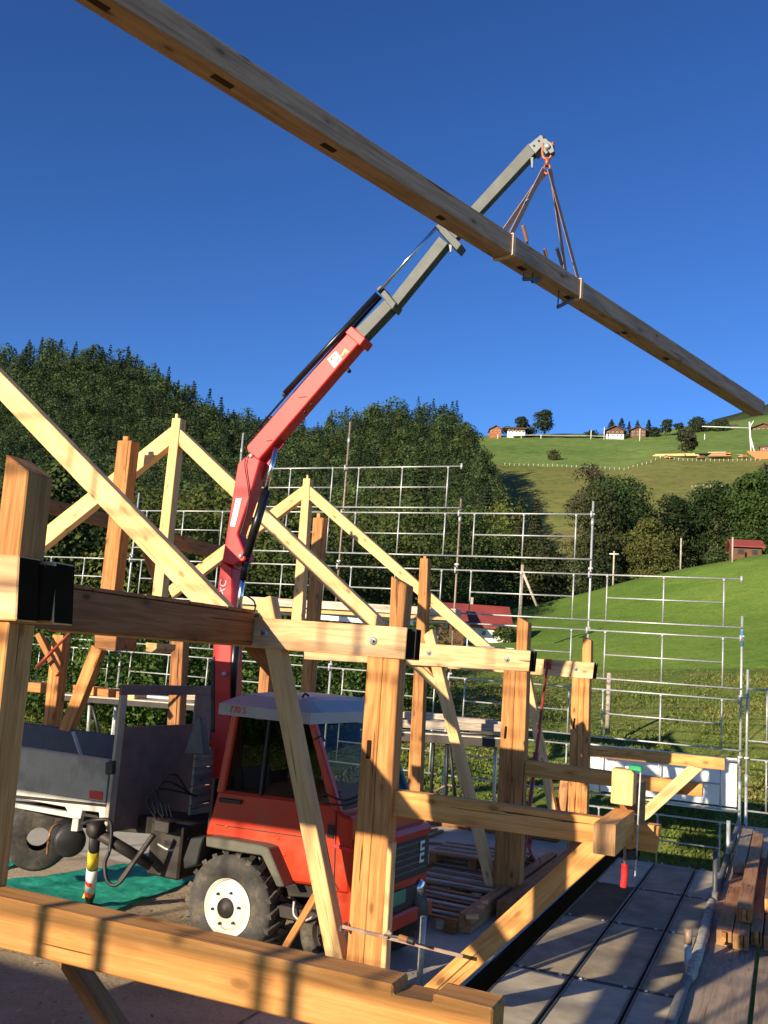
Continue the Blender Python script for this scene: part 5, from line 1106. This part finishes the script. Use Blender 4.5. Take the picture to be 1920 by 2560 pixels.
# platforms in the middle distance
t = thing("trestle_platform", "long dark metal working platform on black trestles behind the posts", "platform", onY(1100, 2000, 17.4))
timber("metal_deck", [(900, 1826), (1290, 1851), (1290, 1872), (900, 1846)], 17.4, .7, M_DKMET, t); timber("deck_edge", [(900, 1822), (1290, 1847), (1290, 1851), (900, 1826)], 17.38, .7, M_ALU, t)
for x, y0, y1, dx in ((1085, 1848, 1990, -8), (1118, 1850, 2010, -3), (1123, 1850, 2010, 16), (1240, 1862, 2010, -6)): tube("trestle_leg", [(onY(x, y0, 17.5), onY(x + dx, y1, 17.5))], .035, M_GALV if x == 1240 else M_INK, t, 8)
tube("cross_bar", [(onY(1085, 1978, 17.5), onY(1118, 1962, 17.5)), (onY(1118, 1962, 17.5), onY(1150, 1968, 17.5))], .022, M_RUST, t, 8)
for i, (pp, m, lb) in enumerate([([(980, 1798), (1262, 1812), (1262, 1830), (980, 1818)], W_GREY, "pale plank bundle lying on the trestle platform"), ([(1130, 1792), (1205, 1798), (1262, 1806), (1262, 1816), (1130, 1806)], W_GREY, "greyish plank on top of the bundle"), ([(1150, 1818), (1200, 1794), (1206, 1806), (1160, 1832)], W_DARK, "dark beam lying aslant on the platform"), ([(1170, 1820), (1265, 1828), (1265, 1842), (1172, 1832)], M_OFFW, "whitish tube bundle at the platform front"), ([(930, 1775), (1120, 1786), (1120, 1800), (930, 1792)], W_GREY, "pale board behind the second double post")]):
    T("plank_bundle", lb, "planks", pp, 17.35 + .12 * i, .3, m, "planks on the platforms")
t = thing("trestle_platform", "working platform carrying orange brown blocks on the left", "platform", onY(230, 1840, 13.2))
timber("deck", [(120, 1735), (520, 1767), (520, 1780), (120, 1749)], 13.2, 1.0, M_DKMET, t); timber("deck_edge", [(120, 1732), (520, 1763), (520, 1767), (120, 1736)], 13.18, 1.0, M_ALU, t)
for x, dx in ((225, -6), (228, 24), (290, -5), (440, -6)): tube("trestle_leg", [(onY(x, 1750, 13.4), onY(x + dx, 1850, 13.4))], .03, M_GALV if x != 228 else M_INK, t, 8)
for i, (a, b, c, d) in enumerate([(209, 1716, 234, 1739), (243, 1721, 271, 1745), (290, 1728, 315, 1752), (309, 1732, 336, 1756), (182, 1712, 200, 1734)]):
    T("timber_block", "orange brown timber block on the left platform, %s from the left" % ["second", "third", "fourth", "fifth", "first"][i], "timber block", [(a, b), (c, b + 2), (c - 1, d), (a - 1, d - 2)], 13.25, .35, W_POST if i != 3 else W_FRESH, "timber blocks on the left platform")
T("plank_bundle", "pale sloping beam end on the platform behind the headboard", "planks", [(448, 1748), (480, 1718), (515, 1720), (512, 1752)], 13.5, .5, W_GREY, "planks on the platforms")
T("plank_bundle", "whitish boards at the back of the left platform", "planks", [(330, 1736), (450, 1744), (450, 1752), (330, 1744)], 14.0, .3, M_OFFW, "planks on the platforms")
# ================================================================== UNSEEN SITE BEHIND THE VIEWER (stack, short post, boards and planks added for their shadows)
def bk(name, label, cat, lo, hi, m, axis, group=None): return tag(bxm(name, lo, hi, m, None, .006, axis), label, cat, group)
for x, lb in ((-4.10, "left"), (-3.83, "right")): tag(tube("scaffold_standard", [((x, -2, -.5), (x, -2, 4.6))], .028, M_GALV), "front scaffold standard behind the viewer, %s of a close pair" % lb, "scaffold pole", "standards behind the viewer")
t = thing("tie_beam", "double tie beam behind the viewer", "tie beam", (-2.83, -1.36, 2.75), "double tie beams")
bxm("front_timber", (-12, -5.66, 2.76), (-2.83, -5.535, 3.03), W_TIE, t); bxm("back_timber", (-12, -5.45, 2.76), (-2.83, -5.325, 3.03), W_TIE, t)
bk("timber_post", "double post behind the viewer", "timber post", (-3.15, -5.64, -.1), (-2.88, -5.48, 3.3), W_POST, 2, "outer posts")
bk("wall_plate", "wall plate behind the viewer", "wall plate", (-4.4, -5.6, 2.775), (-4.25, 2.5, 3.045), W_DARK, 1)
bk("rail_beam", "rail beam behind the viewer", "rail beam", (-3.2, -5.66, 1.6), (-1.0, -5.53, 1.78), W_RAIL, 0, "horizontal rail beams")
t = thing("shadow_stack", "unseen tall stack added behind the viewer on the left to shade the ground", "shadow blocker", (-8, -1.6, 0))
for k in range(9): bxm("board_layer", (-9.6 + .03 * (k % 3), -2.6, k * .285), (-6.1 + .04 * (k % 2), -1.5, k * .285 + .27), W_GREY, t)  # made-up stack out of view; its shadow darkens the ground at lower left
FR = [(1.4, 2.4), (3.9, 4.9), (5.1, 6.1), (6.3, 7.3), (7.5, 8.5)]
for k, x in enumerate((-13.04, -9.97, -6.9, -3.83, -.76, 2.31)):
    tag(tube("scaffold_standard", [((x, -4, -.5), (x, -4, 8.8))], .028, M_GALV), "standard of the tall scaffold behind the viewer, %s from the left" % ("first", "second", "third", "fourth", "fifth", "sixth")[k], "scaffold pole", "standards behind the viewer")
    if k < 5:
        for r, (z0, z1) in enumerate(FR):
            if r == 0 and k < 3: continue
            guard(x, x + 3.07, z0, z1, "guardrail frame of the tall scaffold behind the viewer, %s row, %s bay" % (("lowest", "second", "third", "fourth", "top")[r], ("first", "second", "third", "fourth", "fifth")[k]), -4.05)
tag(tube("scaffold_standard", [((-3.06, -2, -.5), (-3.06, -2, 4.6))], .028, M_GALV), "single standard behind the viewer beside the rail beam", "scaffold pole", "standards behind the viewer")
bk("timber_post", "unseen post added behind the viewer for its shadow", "timber post", (-3.95, -1.34, -.1), (-3.7, -1.18, 2.2), W_POST, 2)  # post added out of view to throw a shadow band on the decks
for k, (y0, y1) in enumerate(((.2, 1.1), (1.16, 1.95), (2.0, 2.78))): bk("shade_board", "unseen board added under the nearest rail beam for shade, %s one" % ("back", "middle", "front")[k], "board", (-7.2 + .5 * k, y0, 1.26), (-2.9, y1, 1.32), W_PLY, 0, "boards added below the viewer for shade")  # boards added out of view to shade the ground and the low brace
for k, (x0, y0, x1, y1, z) in enumerate(((-2.6, -2.2, -2.3, .8, 1.9), (-1.9, -3.0, -1.5, -.6, 2.3))): bk("shadow_plank", "unseen plank added beside the viewer to cast a shadow, %s one" % ("left", "right")[k], "plank", (x0, y0, z), (x1, y1, z + .05), W_GREY, 1, "planks added beside the viewer for their shadows")  # planks hung out of view, added as shadow casters for the decks
# wood chips and sawdust
n = 2600; P = np.stack([R.uniform(-6.5, -2.62, n), R.uniform(5, 15.5, n), np.full(n, .03)], 1); a = R.uniform(0, 6.283, n); d = np.stack([np.cos(a), np.sin(a), R.normal(0, .12, n)], 1); e = np.stack([-np.sin(a), np.cos(a), R.normal(0, .12, n)], 1); w = R.uniform(.006, .035, n)[:, None]; g_ = R.uniform(.004, .014, n)[:, None]
V = np.stack([P - d * w, P - e * g_, P + d * w, P + e * g_], 1); T_ = np.array([[.55, .40, .22]]) * R.uniform(.4, 1.2, (n, 1))
tag(link("wood_shavings", quads_mesh("wood_shavings", V, T_, M_LEAF), None), "scattered wood shavings on the slab and sandy ground", "wood shavings", kind='stuff')
# tufts of rough grass on the near slope
n = 110000; u = R.random(n); v = (R.random(n) ** .8) * R.uniform(.86, .999, n); G = np.array([[tuple(p) for p in row] for row in NEAR]); r = v * (len(G) - 1.001); c = u * (len(G[0]) - 1.001); i0 = r.astype(int); j0 = c.astype(int); fr = (r - i0)[:, None]; fc = (c - j0)[:, None]
P = (G[i0, j0] * (1 - fr) * (1 - fc) + G[i0 + 1, j0] * fr * (1 - fc) + G[i0, j0 + 1] * (1 - fr) * fc + G[i0 + 1, j0 + 1] * fr * fc)
a = R.uniform(0, 6.283, n); w = R.uniform(.02, .055, n)[:, None]; h = R.uniform(.02, .09, n)[:, None] * (1 + .6 * np.sin(P[:, :1] * .9) * np.sin(P[:, 1:2] * .7)); d = np.stack([np.cos(a), np.sin(a), np.zeros(n)], 1); up = np.array([[0, 0, 1.]]) + R.normal(0, .35, (n, 3)) * [1, 1, 0]
V = np.stack([P - d * w, P + d * w, P + d * w * .35 + up * h, P - d * w * .35 + up * h * .9], 1)
T_ = (np.array([[.125, .175, .038]]) + np.array([[.07, .035, .018]]) * np.clip(np.sin(P[:, :1] * .55 + 1) + np.sin(P[:, 1:2] * .8 + P[:, :1] * .3), 0, 1)) * R.uniform(.75, 1.2, (n, 1)) * np.where(R.random((n, 1)) < .25, np.array([[1.5, 1.15, 1.3]]), 1)
tag(link("rough_grass", quads_mesh("rough_grass", V, T_, M_LEAF), None), "tufts of rough grass on the bank behind the scaffold", "grass", kind='stuff')
